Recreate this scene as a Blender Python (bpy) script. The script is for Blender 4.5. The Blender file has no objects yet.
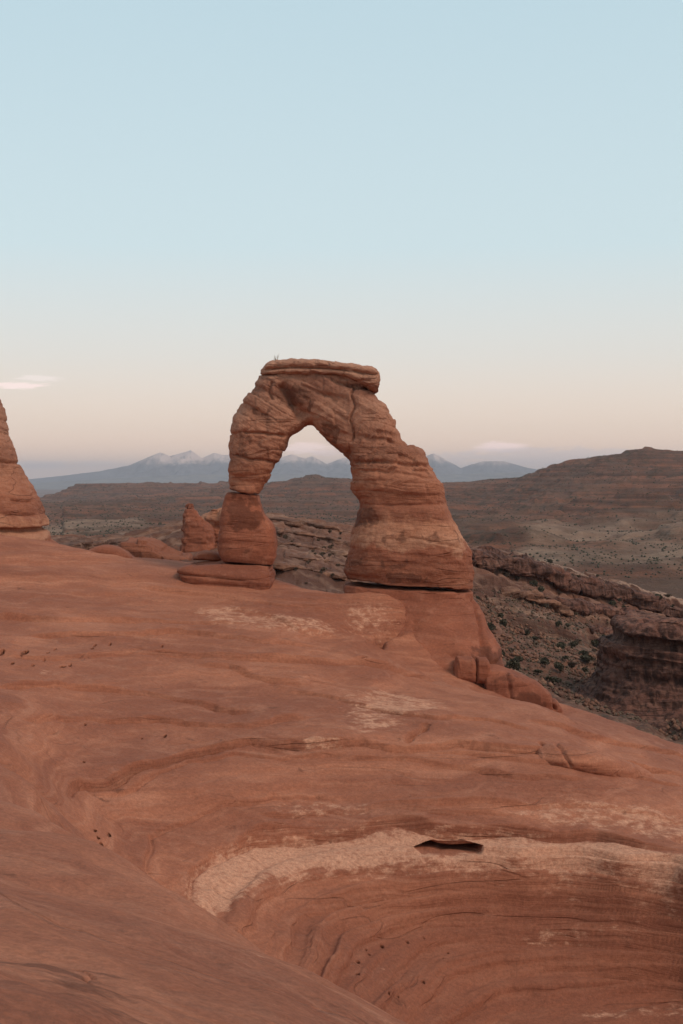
import bpy, math, random
import numpy as np

# ------------------------------------------------------------------ camera, sky, sun, exposure
scene = bpy.context.scene
COL = scene.collection
F = 1422.2                      # focal length in pixels of a 683 x 1024 picture
HORIZON = 478.0
cam_data = bpy.data.cameras.new("camera")
cam = bpy.data.objects.new("camera", cam_data)
COL.objects.link(cam)
cam.location = (0, 0, 0)
cam.rotation_euler = (math.radians(90), 0, 0)
cam_data.sensor_fit = 'VERTICAL'
cam_data.sensor_height = 36
cam_data.lens = 50
cam_data.shift_y = -(512 - HORIZON) / 1024
cam_data.clip_start = 0.1
cam_data.clip_end = 60000
scene.camera = cam

SUN_EL, SUN_AZ = 46.0, 122.0     # azimuth clockwise from +Y: behind the camera, to its right
world = bpy.data.worlds.new("World")
scene.world = world
world.use_nodes = True
wn = world.node_tree.nodes; wl = world.node_tree.links
wn.clear()
w_out = wn.new('ShaderNodeOutputWorld')
w_bg = wn.new('ShaderNodeBackground')
w_sky = wn.new('ShaderNodeTexSky')
w_sky.sky_type = 'NISHITA'
w_sky.sun_disc = False
w_sky.sun_elevation = math.radians(SUN_EL)
w_sky.sun_rotation = math.radians(SUN_AZ)
w_sky.air_density = 1.0
w_sky.dust_density = 1.5
w_sky.ozone_density = 1.0
w_bg.inputs['Strength'].default_value = 0.1
# dusk tint of the sky by elevation
w_tc = wn.new('ShaderNodeTexCoord')
w_sep = wn.new('ShaderNodeSeparateXYZ')
wl.new(w_tc.outputs['Generated'], w_sep.inputs[0])
w_ramp = wn.new('ShaderNodeValToRGB')
cr = w_ramp.color_ramp
SKY = [(0.0, (1.05, 0.66, 0.44)), (0.035, (0.78, 0.60, 0.475)), (0.085, (0.64, 0.60, 0.545)), (0.16, (0.50, 0.60, 0.615)),
       (0.34, (0.415, 0.545, 0.59)), (0.6, (0.33, 0.40, 0.45)), (1.0, (0.32, 0.37, 0.41))]
while len(cr.elements) < len(SKY):
    cr.elements.new(0.5)
for e, (p, c) in zip(cr.elements, SKY):
    e.position = p; e.color = (*c, 1)
wl.new(w_sep.outputs['Z'], w_ramp.inputs['Fac'])
w_gain = wn.new('ShaderNodeMix'); w_gain.data_type = 'RGBA'; w_gain.blend_type = 'MULTIPLY'
w_gain.inputs[0].default_value = 1.0
w_gain.inputs[7].default_value = (10.0, 10.0, 10.0, 1)
wl.new(w_ramp.outputs[0], w_gain.inputs[6])
w_mix = wn.new('ShaderNodeMix'); w_mix.data_type = 'RGBA'
w_mix.inputs[0].default_value = 0.85
wl.new(w_sky.outputs[0], w_mix.inputs[6])
wl.new(w_gain.outputs[2], w_mix.inputs[7])
# thin pink dusk clouds low in the sky, placed by direction
def wmath(op, a, b=None, c=None):
    n = wn.new('ShaderNodeMath'); n.operation = op
    for i, v in enumerate((a, b, c)):
        if v is None: continue
        if isinstance(v, (int, float)): n.inputs[i].default_value = v
        else: wl.new(v, n.inputs[i])
    return n.outputs[0]
w_az = wmath('DIVIDE', w_sep.outputs['X'], wmath('MAXIMUM', w_sep.outputs['Y'], 0.05))
w_map = wn.new('ShaderNodeMapping'); w_map.inputs['Scale'].default_value = (70, 70, 420)
wl.new(w_tc.outputs['Generated'], w_map.inputs['Vector'])
w_noise = wn.new('ShaderNodeTexNoise'); w_noise.inputs['Scale'].default_value = 1.0
w_noise.inputs['Detail'].default_value = 6; w_noise.inputs['Roughness'].default_value = 0.6
wl.new(w_map.outputs[0], w_noise.inputs['Vector'])
prev = w_mix.outputs[2]
CLOUDS = [(18, 388, 34, 4.5, (9.0, 7.2, 6.8), 0.75), (40, 381, 30, 3.5, (8.2, 7.2, 6.9), 0.5),
          (306, 448, 30, 7.5, (9.6, 7.2, 6.4), 0.95), (326, 453, 22, 4, (8.2, 6.2, 5.7), 0.6), (500, 447, 30, 6.0, (9.6, 7.2, 6.5), 0.95), (488, 451, 24, 3.5, (8.0, 6.2, 5.8), 0.5),
          (560, 457, 150, 11, (5.9, 4.9, 4.7), 0.6), (45, 465, 36, 5, (5.9, 4.9, 4.7), 0.45), (95, 463, 30, 3, (6.4, 5.3, 4.9), 0.35)]
for (px, py, rx, ry, colr, op) in CLOUDS:
    dx = wmath('MULTIPLY', wmath('SUBTRACT', w_az, (px - 341.5) / F), F / rx)
    dz = wmath('MULTIPLY', wmath('SUBTRACT', w_sep.outputs['Z'], (HORIZON - py) / F), F / ry)
    r2 = wmath('ADD', wmath('MULTIPLY', dx, dx), wmath('MULTIPLY', dz, dz))
    v = wmath('SUBTRACT', wmath('ADD', -0.25, wmath('MULTIPLY', w_noise.outputs[0], 2.6)), r2)
    fnode = wn.new('ShaderNodeMapRange'); fnode.interpolation_type = 'SMOOTHSTEP'
    fnode.inputs['From Min'].default_value = 0.1; fnode.inputs['From Max'].default_value = 0.85
    fnode.inputs['To Max'].default_value = op
    wl.new(v, fnode.inputs['Value'])
    m = wn.new('ShaderNodeMix'); m.data_type = 'RGBA'
    wl.new(fnode.outputs[0], m.inputs[0]); wl.new(prev, m.inputs[6]); m.inputs[7].default_value = (*colr, 1)
    prev = m.outputs[2]
wl.new(prev, w_bg.inputs['Color'])
wl.new(w_bg.outputs[0], w_out.inputs['Surface'])

sun_data = bpy.data.lights.new("sun", 'SUN')
sun_data.energy = 1.15
sun_data.angle = math.radians(24)
sun_data.color = (1.0, 0.80, 0.66)
sun = bpy.data.objects.new("sun", sun_data)
COL.objects.link(sun)
sun.location = (-30, -60, 60)
sun.rotation_euler = (math.radians(90 - SUN_EL), 0, math.radians(-(SUN_AZ - 180)))

scene.view_settings.view_transform = 'Standard'
scene.view_settings.look = 'None'
scene.view_settings.exposure = 0.48
scene.view_settings.gamma = 1.0
scene.view_settings.use_curve_mapping = False
scene.render.engine = 'CYCLES'
scene.cycles.max_bounces = 6
scene.cycles.volume_bounces = 0
scene.cycles.use_denoising = True

# ------------------------------------------------------------------ helpers
def at(px, py, D):
    return np.array([(px - 341.5) / F * D, D, (HORIZON - py) / F * D])

_u = np.uint32
def _hash(ix, iy, iz):
    h = (ix.astype(np.int64) * 374761393 + iy.astype(np.int64) * 668265263 + iz.astype(np.int64) * 2147483647 * 3 + iz.astype(np.int64) * 1274126177) & 0xffffffff
    h = ((h ^ (h >> 13)) * 1274126177) & 0xffffffff
    h = ((h ^ (h >> 15)) * 2246822519) & 0xffffffff
    return (h ^ (h >> 16)) & 0xffffffff

def noise(x, y, z, seed=0):
    """gradient noise, about -1..1"""
    x = np.asarray(x, float); y = np.asarray(y, float); z = np.asarray(z, float)
    x, y, z = np.broadcast_arrays(x + seed * 17.31, y + seed * 5.7, z - seed * 9.13)
    shp = x.shape; x = x.ravel(); y = y.ravel(); z = z.ravel()
    out = np.empty_like(x)
    for s in range(0, x.size, 200000):
        X = x[s:s+200000]; Y = y[s:s+200000]; Z = z[s:s+200000]
        ix = np.floor(X); iy = np.floor(Y); iz = np.floor(Z)
        fx = X - ix; fy = Y - iy; fz = Z - iz
        ix = ix.astype(np.int64); iy = iy.astype(np.int64); iz = iz.astype(np.int64)
        ux = fx*fx*fx*(fx*(fx*6-15)+10); uy = fy*fy*fy*(fy*(fy*6-15)+10); uz = fz*fz*fz*(fz*(fz*6-15)+10)
        tot = 0
        for a in (0, 1):
            wx = ux if a else 1 - ux
            for b in (0, 1):
                wy = uy if b else 1 - uy
                for c in (0, 1):
                    wz = uz if c else 1 - uz
                    h = _hash(ix + a, iy + b, iz + c)
                    g = (((h & 1023) / 511.5 - 1) * (fx - a) + (((h >> 10) & 1023) / 511.5 - 1) * (fy - b)
                         + (((h >> 20) & 1023) / 511.5 - 1) * (fz - c))
                    tot = tot + wx * wy * wz * g
        out[s:s+200000] = tot * 1.5
    return out.reshape(shp)

def fbm(x, y, z, octs=4, gain=0.5, seed=0):
    t = 0; a = 1.0; f = 1.0
    for i in range(octs):
        t = t + a * noise(np.asarray(x) * f, np.asarray(y) * f, np.asarray(z) * f, seed + i * 3)
        a *= gain; f *= 2.03
    return t

def sstep(a, b, x):
    t = np.clip((x - a) / (b - a), 0, 1)
    return t * t * (3 - 2 * t)

class TPS:
    def __init__(self, P, v, smooth=0.0):
        P = np.asarray(P, float); v = np.asarray(v, float)
        self.c = P.mean(0); self.s = P.std(0).mean()
        Q = (P - self.c) / self.s; self.Q = Q
        n = len(Q)
        r2 = ((Q[:, None] - Q[None]) ** 2).sum(-1)
        K = 0.5 * r2 * np.log(r2 + 1e-12) + np.eye(n) * smooth
        A = np.zeros((n + 3, n + 3)); A[:n, :n] = K
        A[:n, n] = 1; A[:n, n+1:] = Q; A[n, :n] = 1; A[n+1:, :n] = Q.T
        self.w = np.linalg.solve(A, np.concatenate([v, [0, 0, 0]]))
    def __call__(self, x, y):
        x, y = np.broadcast_arrays(np.asarray(x, float), np.asarray(y, float)); shp = x.shape
        x = (x.ravel() - self.c[0]) / self.s; y = (y.ravel() - self.c[1]) / self.s
        out = np.empty(x.size); n = len(self.Q)
        for s in range(0, x.size, 60000):
            X = x[s:s+60000, None]; Y = y[s:s+60000, None]
            r2 = (X - self.Q[:, 0]) ** 2 + (Y - self.Q[:, 1]) ** 2
            out[s:s+60000] = (0.5 * r2 * np.log(r2 + 1e-12)) @ self.w[:n] + self.w[n] + self.w[n+1] * X[:, 0] + self.w[n+2] * Y[:, 0]
        return out.reshape(shp)

def props(o, label=None, cat=None, group=None, kind=None):
    if label: o['label'] = label
    if cat: o['category'] = cat
    if group: o['group'] = group
    if kind: o['kind'] = kind
    return o

def empty(name, loc, label, cat, group=None):
    o = bpy.data.objects.new(name, None); COL.objects.link(o)
    o.location = loc; o.empty_display_size = 0.5
    return props(o, label, cat, group)

def mesh_obj(name, V, faces, mat, loc=(0, 0, 0), parent=None, smooth=True, attrs=None):
    """V in world coordinates; faces an (n,4) or (n,3) array"""
    V = np.asarray(V, float).reshape(-1, 3)
    faces = np.asarray(faces, np.int32)
    base = np.array(parent.location) if parent is not None else np.array(loc)
    me = bpy.data.meshes.new(name)
    me.vertices.add(len(V)); me.vertices.foreach_set('co', (V - base).astype(np.float32).ravel())
    k = faces.shape[1]
    me.loops.add(faces.size); me.loops.foreach_set('vertex_index', faces.ravel())
    me.polygons.add(len(faces))
    me.polygons.foreach_set('loop_start', np.arange(0, faces.size, k, dtype=np.int32))
    if smooth:
        me.polygons.foreach_set('use_smooth', np.ones(len(faces), bool))
    me.update(calc_edges=True)
    me.validate()
    if attrs:
        for an, av in attrs.items():
            a = me.attributes.new(an, 'FLOAT', 'POINT')
            a.data.foreach_set('value', np.asarray(av, np.float32).ravel())
    me.materials.append(mat)
    o = bpy.data.objects.new(name, me); COL.objects.link(o)
    if parent is not None: o.parent = parent
    else: o.location = loc
    return o

def grid_faces(nr, nc, wrap=False):
    r = np.arange(nr - 1)[:, None]; c = np.arange(nc if wrap else nc - 1)[None]
    c2 = (c + 1) % nc
    return np.stack([r * nc + c, r * nc + c2, (r + 1) * nc + c2, (r + 1) * nc + c], -1).reshape(-1, 4)

def grid_normals(P, wrap=False):
    du = np.roll(P, -1, 1) - np.roll(P, 1, 1)
    if not wrap:
        du[:, 0] = P[:, 1] - P[:, 0]; du[:, -1] = P[:, -1] - P[:, -2]
    dv = np.empty_like(P); dv[1:-1] = P[2:] - P[:-2]; dv[0] = P[1] - P[0]; dv[-1] = P[-1] - P[-2]
    n = np.cross(du, dv); n /= np.linalg.norm(n, axis=-1, keepdims=True) + 1e-9
    return n

def seg_dist(X, Y, pts):
    """unsigned distance, signed side (+ = far side), parameter along 0..1"""
    best = np.full(X.shape, 1e9); side = np.zeros(X.shape); tt = np.zeros(X.shape)
    pts = np.asarray(pts, float); L = np.r_[0, np.cumsum(np.hypot(*np.diff(pts, axis=0).T))]
    for i in range(len(pts) - 1):
        ax, ay = pts[i]; bx, by = pts[i + 1]
        dx, dy = bx - ax, by - ay; l2 = dx * dx + dy * dy + 1e-12
        t = np.clip(((X - ax) * dx + (Y - ay) * dy) / l2, 0, 1)
        ex = X - ax - t * dx; ey = Y - ay - t * dy
        d = np.hypot(ex, ey); m = d < best
        best[m] = d[m]; side[m] = (dx * ey - dy * ex)[m]; tt[m] = ((L[i] + t * (L[i+1] - L[i])) / L[-1])[m]
    return best, np.sign(side), tt

def in_poly(X, Y, pts):
    pts = np.asarray(pts); inside = np.zeros(X.shape, bool); n = len(pts); j = n - 1
    for i in range(n):
        xi, yi = pts[i]; xj, yj = pts[j]
        if yi != yj:
            inside ^= ((yi > Y) != (yj > Y)) & (X < (xj - xi) * (Y - yi) / (yj - yi) + xi)
        j = i
    return inside

def strata(x, y, z, seed=0, f=1.0):
    """layered relief of bedded sandstone: positive = hard layer standing proud"""
    w = 0.35 * noise(x * .22, y * .22, z * .22, seed + 5) + 0.10 * noise(x * .9, y * .9, z * .9, seed + 6)
    zz = z + w + 0.05 * x
    a = np.tanh(3.0 * noise(x * .10, y * .10, zz * 0.9 * f, seed))
    b = np.tanh(2.5 * noise(x * .16, y * .16, zz * 2.6 * f, seed + 1))
    c = noise(x * .3, y * .3, zz * 7.0 * f, seed + 2)
    return a, b, c

def blocky(x, y, z, seed=0, hz=0.55, wx=1.1):
    """broken beds: a random setback for each block, and the distance into its joint"""
    zz = (z + 0.25 * noise(x * .35, y * .35, z * .35, seed + 1) + .10 * x * 0.6) / hz + .5 * noise(0 * x, 0 * x, z * .8, seed + 2)
    k = np.floor(zz); fz = zz - k
    o = _hash((k + 5000).astype(np.int64), np.full(k.shape, seed), np.zeros(k.shape, int)) / 4294967295.0
    xx = (x + .15 * noise(x * 1.3, y * 1.3, z * 1.3, seed + 3)) / (wx * (.6 + .9 * o)) + o * 7; yy = y / (wx * 1.2) + o * 3
    i = np.floor(xx); j = np.floor(yy)
    v = _hash((i + 900).astype(np.int64), (j + 900).astype(np.int64), (k + 5000 + seed).astype(np.int64)) / 4294967295.0
    fx = xx - i
    joint = np.maximum(np.exp(-(np.minimum(fz, 1 - fz) / .07) ** 2), .8 * np.exp(-(np.minimum(fx, 1 - fx) / .035) ** 2) * (v > .35))
    return v * 2 - 1, joint

# ------------------------------------------------------------------ materials
def nt(name):
    m = bpy.data.materials.new(name); m.use_nodes = True
    n = m.node_tree.nodes; n.clear()
    return m, n, m.node_tree.links

class NB:
    def __init__(self, name):
        self.m, self.n, self.l = nt(name)
        self.pos = self.n.new('ShaderNodeNewGeometry').outputs['Position']
    def put(self, sock, v):
        if isinstance(v, (int, float)): sock.default_value = v
        elif isinstance(v, tuple): sock.default_value = v if len(v) == len(sock.default_value) else (*v, 1)
        else: self.l.new(v, sock)
    def math(self, op, a, b=0.0, clamp=False):
        n = self.n.new('ShaderNodeMath'); n.operation = op; n.use_clamp = clamp
        self.put(n.inputs[0], a); self.put(n.inputs[1], b); return n.outputs[0]
    def mapping(self, vec, scale, rot=(0, 0, 0), loc=(0, 0, 0)):
        n = self.n.new('ShaderNodeMapping'); self.put(n.inputs['Vector'], vec)
        n.inputs['Scale'].default_value = scale; n.inputs['Rotation'].default_value = rot; n.inputs['Location'].default_value = loc
        return n.outputs[0]
    def noise(self, vec, scale, detail=4, rough=0.55, dist=0.0):
        n = self.n.new('ShaderNodeTexNoise'); self.put(n.inputs['Vector'], vec)
        n.inputs['Scale'].default_value = scale; n.inputs['Detail'].default_value = detail
        n.inputs['Roughness'].default_value = rough; n.inputs['Distortion'].default_value = dist
        return n.outputs[0]
    def voronoi(self, vec, scale, rnd=1.0):
        n = self.n.new('ShaderNodeTexVoronoi'); self.put(n.inputs['Vector'], vec)
        n.inputs['Scale'].default_value = scale; n.inputs['Randomness'].default_value = rnd
        return n.outputs['Distance']
    def range(self, v, a, b, c=0.0, d=1.0):
        n = self.n.new('ShaderNodeMapRange'); n.interpolation_type = 'SMOOTHSTEP'
        self.put(n.inputs['Value'], v)
        for k, x in zip(('From Min', 'From Max', 'To Min', 'To Max'), (a, b, c, d)): n.inputs[k].default_value = x
        return n.outputs[0]
    def mix(self, f, a, b, mode='MIX'):
        n = self.n.new('ShaderNodeMix'); n.data_type = 'RGBA'; n.blend_type = mode
        self.put(n.inputs[0], f); self.put(n.inputs[6], a); self.put(n.inputs[7], b); return n.outputs[2]
    def attr(self, name):
        n = self.n.new('ShaderNodeAttribute'); n.attribute_name = name; return n.outputs['Fac']
    def sepz(self, vec):
        n = self.n.new('ShaderNodeSeparateXYZ'); self.put(n.inputs[0], vec); return n.outputs
    def finish(self, col, height=None, bump=0.1, rough=0.9, spec=0.25):
        b = self.n.new('ShaderNodeBsdfPrincipled')
        self.put(b.inputs['Base Color'], col); self.put(b.inputs['Roughness'], rough)
        b.inputs['Specular IOR Level'].default_value = spec
        if height is not None:
            bn = self.n.new('ShaderNodeBump'); bn.inputs['Strength'].default_value = 1.0
            bn.inputs['Distance'].default_value = bump
            self.put(bn.inputs['Height'], height); self.l.new(bn.outputs[0], b.inputs['Normal'])
        o = self.n.new('ShaderNodeOutputMaterial'); self.l.new(b.outputs[0], o.inputs['Surface'])
        return self.m

def warp(nb, amount, scale):
    n = nb.n.new('ShaderNodeTexNoise'); nb.put(n.inputs['Vector'], nb.pos)
    n.inputs['Scale'].default_value = scale; n.inputs['Detail'].default_value = 2
    s = nb.n.new('ShaderNodeVectorMath'); s.operation = 'MULTIPLY_ADD'
    nb.l.new(n.outputs['Color'], s.inputs[0]); s.inputs[1].default_value = (amount,) * 3; nb.l.new(nb.pos, s.inputs[2])
    return s.outputs[0]

def sandstone(name, red, dark, pale, bed=4.0, bump=0.06, bed_col=0.5, grain=1.0, stretch=0.25, vert=0.0, tilt=(0.03, -0.06), lowred=None, hair=.5, near=False, dip=False, beds=None, mott=1.0, lowz=(1.6, -1.2), lowk=.62):
    nb = NB(name)
    wv = warp(nb, 0.7, 0.35)
    wv = nb.mapping(wv, (1, 1, 1), rot=(tilt[0], tilt[1], 0))
    if dip:       # cross-beds of the crown dip to the right
        q_ = nb.sepz(wv); cc = nb.n.new('ShaderNodeCombineXYZ'); nb.put(cc.inputs[0], q_[0]); nb.put(cc.inputs[1], q_[1])
        nb.put(cc.inputs[2], nb.math('ADD', q_[2], nb.math('MULTIPLY', nb.range(q_[2], 1.4, 3.0, 0.0, .45), q_[0])))
        wv = cc.outputs[0]
    fine = nb.noise(nb.mapping(wv, (stretch, stretch, bed * 2.6)), 1.0, 5, 0.6)
    coarse = nb.noise(nb.mapping(wv, (stretch * .5, stretch * .5, bed * .55)), 1.0, 4, 0.55)
    blot = nb.noise(nb.pos, 0.28, 5, 0.6)
    speck = nb.noise(nb.pos, 9.0 * grain, 4, 0.7)
    mid = nb.noise(nb.pos, 1.7, 5, 0.62)
    c = nb.mix(nb.range(coarse, 0.36, 0.64), red, dark)
    c = nb.mix(nb.math('MULTIPLY', nb.range(fine, 0.42, 0.72), bed_col), c, dark)
    c = nb.mix(nb.math('MULTIPLY', nb.range(fine, 0.52, 0.30), bed_col * 0.7), c, pale)
    c = nb.mix(nb.math('MULTIPLY', nb.range(blot, 0.46, 0.60), 0.6 * mott), c, dark)
    c = nb.mix(nb.math('MULTIPLY', nb.range(mid, 0.50, 0.70), 0.35 * mott), c, pale)
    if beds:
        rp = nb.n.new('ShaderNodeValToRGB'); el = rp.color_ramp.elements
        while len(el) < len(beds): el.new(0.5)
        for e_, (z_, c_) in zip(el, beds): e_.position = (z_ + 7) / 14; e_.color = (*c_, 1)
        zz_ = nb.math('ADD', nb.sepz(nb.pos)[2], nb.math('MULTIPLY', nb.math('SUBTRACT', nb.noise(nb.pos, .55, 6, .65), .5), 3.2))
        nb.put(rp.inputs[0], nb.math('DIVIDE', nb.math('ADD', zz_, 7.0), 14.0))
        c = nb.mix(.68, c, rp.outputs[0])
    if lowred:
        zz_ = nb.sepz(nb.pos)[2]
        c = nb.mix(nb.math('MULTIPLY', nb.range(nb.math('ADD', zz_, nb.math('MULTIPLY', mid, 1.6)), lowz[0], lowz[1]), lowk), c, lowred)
    # pale scoured patches, breaking up at their edges
    pa = nb.math('ADD', nb.attr('pale'), nb.math('MULTIPLY', nb.math('SUBTRACT', nb.noise(nb.mapping(nb.pos, (1, 1, 2)), 2.6, 6, 0.72), 0.5), 2.2))
    pa = nb.math('ADD', pa, nb.math('MULTIPLY', nb.math('SUBTRACT', nb.noise(nb.mapping(nb.pos, (.5, .5, 9)), 1.0, 4, 0.6), 0.5), 0.9))
    brk = nb.noise(nb.pos, 7.0, 5, 0.75)
    pf = nb.math('MULTIPLY', nb.range(pa, 0.34, 0.86), nb.range(brk, 0.34, 0.60, 0.35, 0.80))
    c = nb.mix(pf, c, tuple(min(1, x) for x in pale_col))
    # dark desert varnish with ragged edges, plus painted shade in the holes
    st = nb.math('ADD', nb.attr('stain_shade'), nb.math('MULTIPLY', nb.math('SUBTRACT', nb.noise(nb.pos, 1.1, 6, 0.6, 0.4), 0.5), 2.6))
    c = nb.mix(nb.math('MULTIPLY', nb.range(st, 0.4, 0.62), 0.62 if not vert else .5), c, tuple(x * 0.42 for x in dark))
    if vert:
        vs = nb.noise(nb.mapping(wv, (2.0, 2.0, 0.10)), 1.0, 4, 0.6)
        c = nb.mix(nb.math('MULTIPLY', nb.range(vs, 0.46, 0.60), vert), c, tuple(x * 0.3 for x in dark))
    # hairline cross-bed partings
    cb = nb.noise(nb.mapping(nb.pos, (.10, .42, 1.6), rot=(0, 0, .12)), 1.0, 1, .4)
    ln = nb.math('MULTIPLY', nb.range(nb.math('ABSOLUTE', nb.math('SUBTRACT', cb, .5)), .014, .002), nb.range(nb.noise(nb.pos, .35, 3), .45, .6))
    c = nb.mix(nb.math('MULTIPLY', ln, hair), c, tuple(x * 0.5 for x in dark))
    sp = nb.range(speck, 0.3, 0.7, 0.86, 1.14)
    c = nb.mix(1.0, c, sp, 'MULTIPLY')
    h = nb.math('ADD', nb.math('MULTIPLY', fine, 1.0), nb.math('MULTIPLY', mid, 0.9))
    h = nb.math('ADD', h, nb.math('MULTIPLY', nb.noise(nb.pos, 6.0 * grain, 6, 0.7), 0.30))
    h = nb.math('SUBTRACT', h, nb.math('MULTIPLY', ln, .5))
    if near:
        h = nb.math('ADD', h, nb.math('MULTIPLY', nb.noise(nb.mapping(nb.pos, (1, .35, 1), rot=(0, 0, -.4)), 42, 6, .78), .22))
        h = nb.math('SUBTRACT', h, nb.math('MULTIPLY', nb.range(nb.voronoi(nb.pos, 7), .16, .04), .12))
        g2 = nb.noise(nb.mapping(nb.pos, (1, .35, 1), rot=(0, 0, -.4)), 30, 6, .8)
        c = nb.mix(1.0, c, nb.range(g2, .34, .66, .86, 1.14), 'MULTIPLY')
    return nb.finish(c, h, bump, 0.88, 0.2)

pale_col = (0.63, 0.33, 0.205)
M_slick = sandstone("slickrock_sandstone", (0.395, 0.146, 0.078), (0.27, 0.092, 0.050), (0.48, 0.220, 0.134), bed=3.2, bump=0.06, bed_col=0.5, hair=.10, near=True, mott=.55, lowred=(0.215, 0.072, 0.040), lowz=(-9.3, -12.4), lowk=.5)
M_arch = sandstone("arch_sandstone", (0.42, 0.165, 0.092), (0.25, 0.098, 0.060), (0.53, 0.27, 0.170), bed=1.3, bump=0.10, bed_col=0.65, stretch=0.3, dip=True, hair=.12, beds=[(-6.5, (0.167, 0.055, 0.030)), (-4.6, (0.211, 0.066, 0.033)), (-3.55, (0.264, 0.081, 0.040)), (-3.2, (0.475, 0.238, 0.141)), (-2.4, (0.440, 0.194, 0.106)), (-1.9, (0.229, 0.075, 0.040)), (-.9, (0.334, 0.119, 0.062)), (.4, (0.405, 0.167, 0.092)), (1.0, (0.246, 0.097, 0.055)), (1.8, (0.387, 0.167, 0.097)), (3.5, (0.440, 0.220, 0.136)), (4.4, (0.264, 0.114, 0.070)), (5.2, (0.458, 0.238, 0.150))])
M_arch_low = sandstone("smooth_orange_sandstone", (0.325, 0.105, 0.054), (0.22, 0.070, 0.038), (0.42, 0.175, 0.105), bed=1.4, bump=0.05, bed_col=0.35, hair=0.0)
M_ridge = sandstone("ridge_sandstone", (0.24, 0.108, 0.064), (0.13, 0.062, 0.041), (0.38, 0.22, 0.14), bed=1.0, bump=0.15, bed_col=0.8, grain=0.35, stretch=0.06, tilt=(0.0, 0.12))
M_butte = sandstone("varnished_sandstone", (0.20, 0.082, 0.054), (0.105, 0.048, 0.034), (0.29, 0.15, 0.10), bed=0.9, bump=0.22, bed_col=0.6, grain=0.5, stretch=0.1, vert=0.7, tilt=(0, 0.1))

def plain_mat(name, c1, c2, scale=6.0, rough=0.9):
    nb = NB(name)
    return nb.finish(nb.mix(nb.range(nb.noise(nb.pos, scale, 4), 0.35, 0.65), c1, c2), None, 0, rough, 0.2)
M_leaf = plain_mat("juniper_foliage", (0.055, 0.050, 0.030), (0.105, 0.086, 0.055), 3.0)
M_sage = plain_mat("sage_foliage", (0.095, 0.066, 0.044), (0.15, 0.10, 0.068), 3.0)
M_dry = plain_mat("dry_stems", (0.30, 0.22, 0.13), (0.16, 0.11, 0.07), 8.0)
M_wood = plain_mat("juniper_wood", (0.12, 0.09, 0.07), (0.18, 0.14, 0.11), 8.0)

# ------------------------------------------------------------------ slickrock (the bowl, the shelf under the arch, the near slope)
CP = []
def cp(*a):
    for (px, py, D) in a: CP.append(tuple(at(px, py, D)))
# shelf, columns left to right
cp((-60, 532, 78), (0, 534, 76), (50, 543, 77), (0, 600, 62), (0, 650, 53), (0, 700, 44.5), (0, 738, 37), (0, 770, 31), (-80, 600, 62), (-80, 700, 44), (-120, 770, 30), (-200, 760, 27))
cp((100, 561, 79), (80, 555, 78), (100, 600, 65), (100, 650, 56), (100, 700, 49), (100, 745, 44.5))
cp((200, 568, 77), (200, 600, 67), (200, 650, 58), (200, 700, 51), (200, 740, 46.5), (200, 790, 42.4))
cp((275, 580, 76), (300, 650, 60), (300, 700, 52.5), (300, 745, 46.7))
cp((345, 596, 70.5), (350, 640, 64.5), (400, 605, 69.3), (403, 618, 68.5), (374, 642, 66), (400, 660, 65), (430, 668, 65), (430, 655, 70), (470, 664, 71), (345, 700, 53), (400, 740, 48))
cp((440, 684, 62.5), (470, 688, 63.5), (500, 698, 63.5), (530, 710, 63.5), (500, 700, 56.5), (500, 745, 48.5), (450, 700, 55.5))
cp((560, 715, 64), (600, 720, 63), (683, 745, 62), (600, 750, 51.5), (683, 772, 52), (780, 775, 60), (780, 810, 50))
cp((500, 790, 45.2), (400, 790, 44.8), (300, 790, 44.2), (600, 790, 46.0), (683, 806, 46.2))
# bowl: recessed wall, steep bowl, floor and the hidden near side
cp((195, 872, 38.0), (240, 843, 40.8), (300, 832, 42.2), (400, 824, 43.0), (500, 826, 43.2), (600, 832, 43.3), (683, 842, 43.2))
cp((192, 893, 36.4), (240, 880, 38.6), (320, 864, 40.7), (400, 858, 41.6), (500, 859, 41.8), (600, 865, 41.6), (683, 874, 40.9))
cp((255, 950, 34.4), (275, 905, 38.0), (330, 882, 40.1), (420, 872, 41.2), (520, 872, 41.5), (620, 878, 41.1), (690, 886, 40.3))
cp((330, 1000, 33.5), (345, 960, 36.3), (380, 928, 38.9), (440, 910, 40.5), (520, 904, 41.1), (620, 907, 40.8), (700, 916, 39.9))
cp((375, 1024, 34.1), (395, 985, 36.7), (430, 955, 39.05), (490, 941, 40.2), (570, 936, 40.6), (690, 944, 39.9), (800, 960, 37.5))
cp((440, 1024, 35.9), (470, 995, 37.9), (530, 978, 39.2), (620, 972, 39.6), (710, 978, 39.0))
cp((520, 1024, 37.2), (600, 1008, 38.2), (710, 1010, 38.0), (820, 1020, 35.5))
CX, CY = 5.4, 28.5
for a in range(0, 360, 30):
    CP.append((CX + 4 * math.cos(math.radians(a)), CY + 4 * math.sin(math.radians(a)), -15.0))
for a in (-60, -30, 0):
    CP.append((CX + 9 * math.cos(math.radians(a)), CY + 9 * math.sin(math.radians(a)), -12.6))
for a in (-60, -30, 0):
    CP.append((CX + 14 * math.cos(math.radians(a)), CY + 14 * math.sin(math.radians(a)), -8.6))
    CP.append((CX + 22 * math.cos(math.radians(a)), CY + 22 * math.sin(math.radians(a)), -6.6))
cp((150, 905, 33.0), (110, 878, 35.0), (70, 822, 36), (120, 820, 39.5), (45, 778, 37.5))
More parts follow.
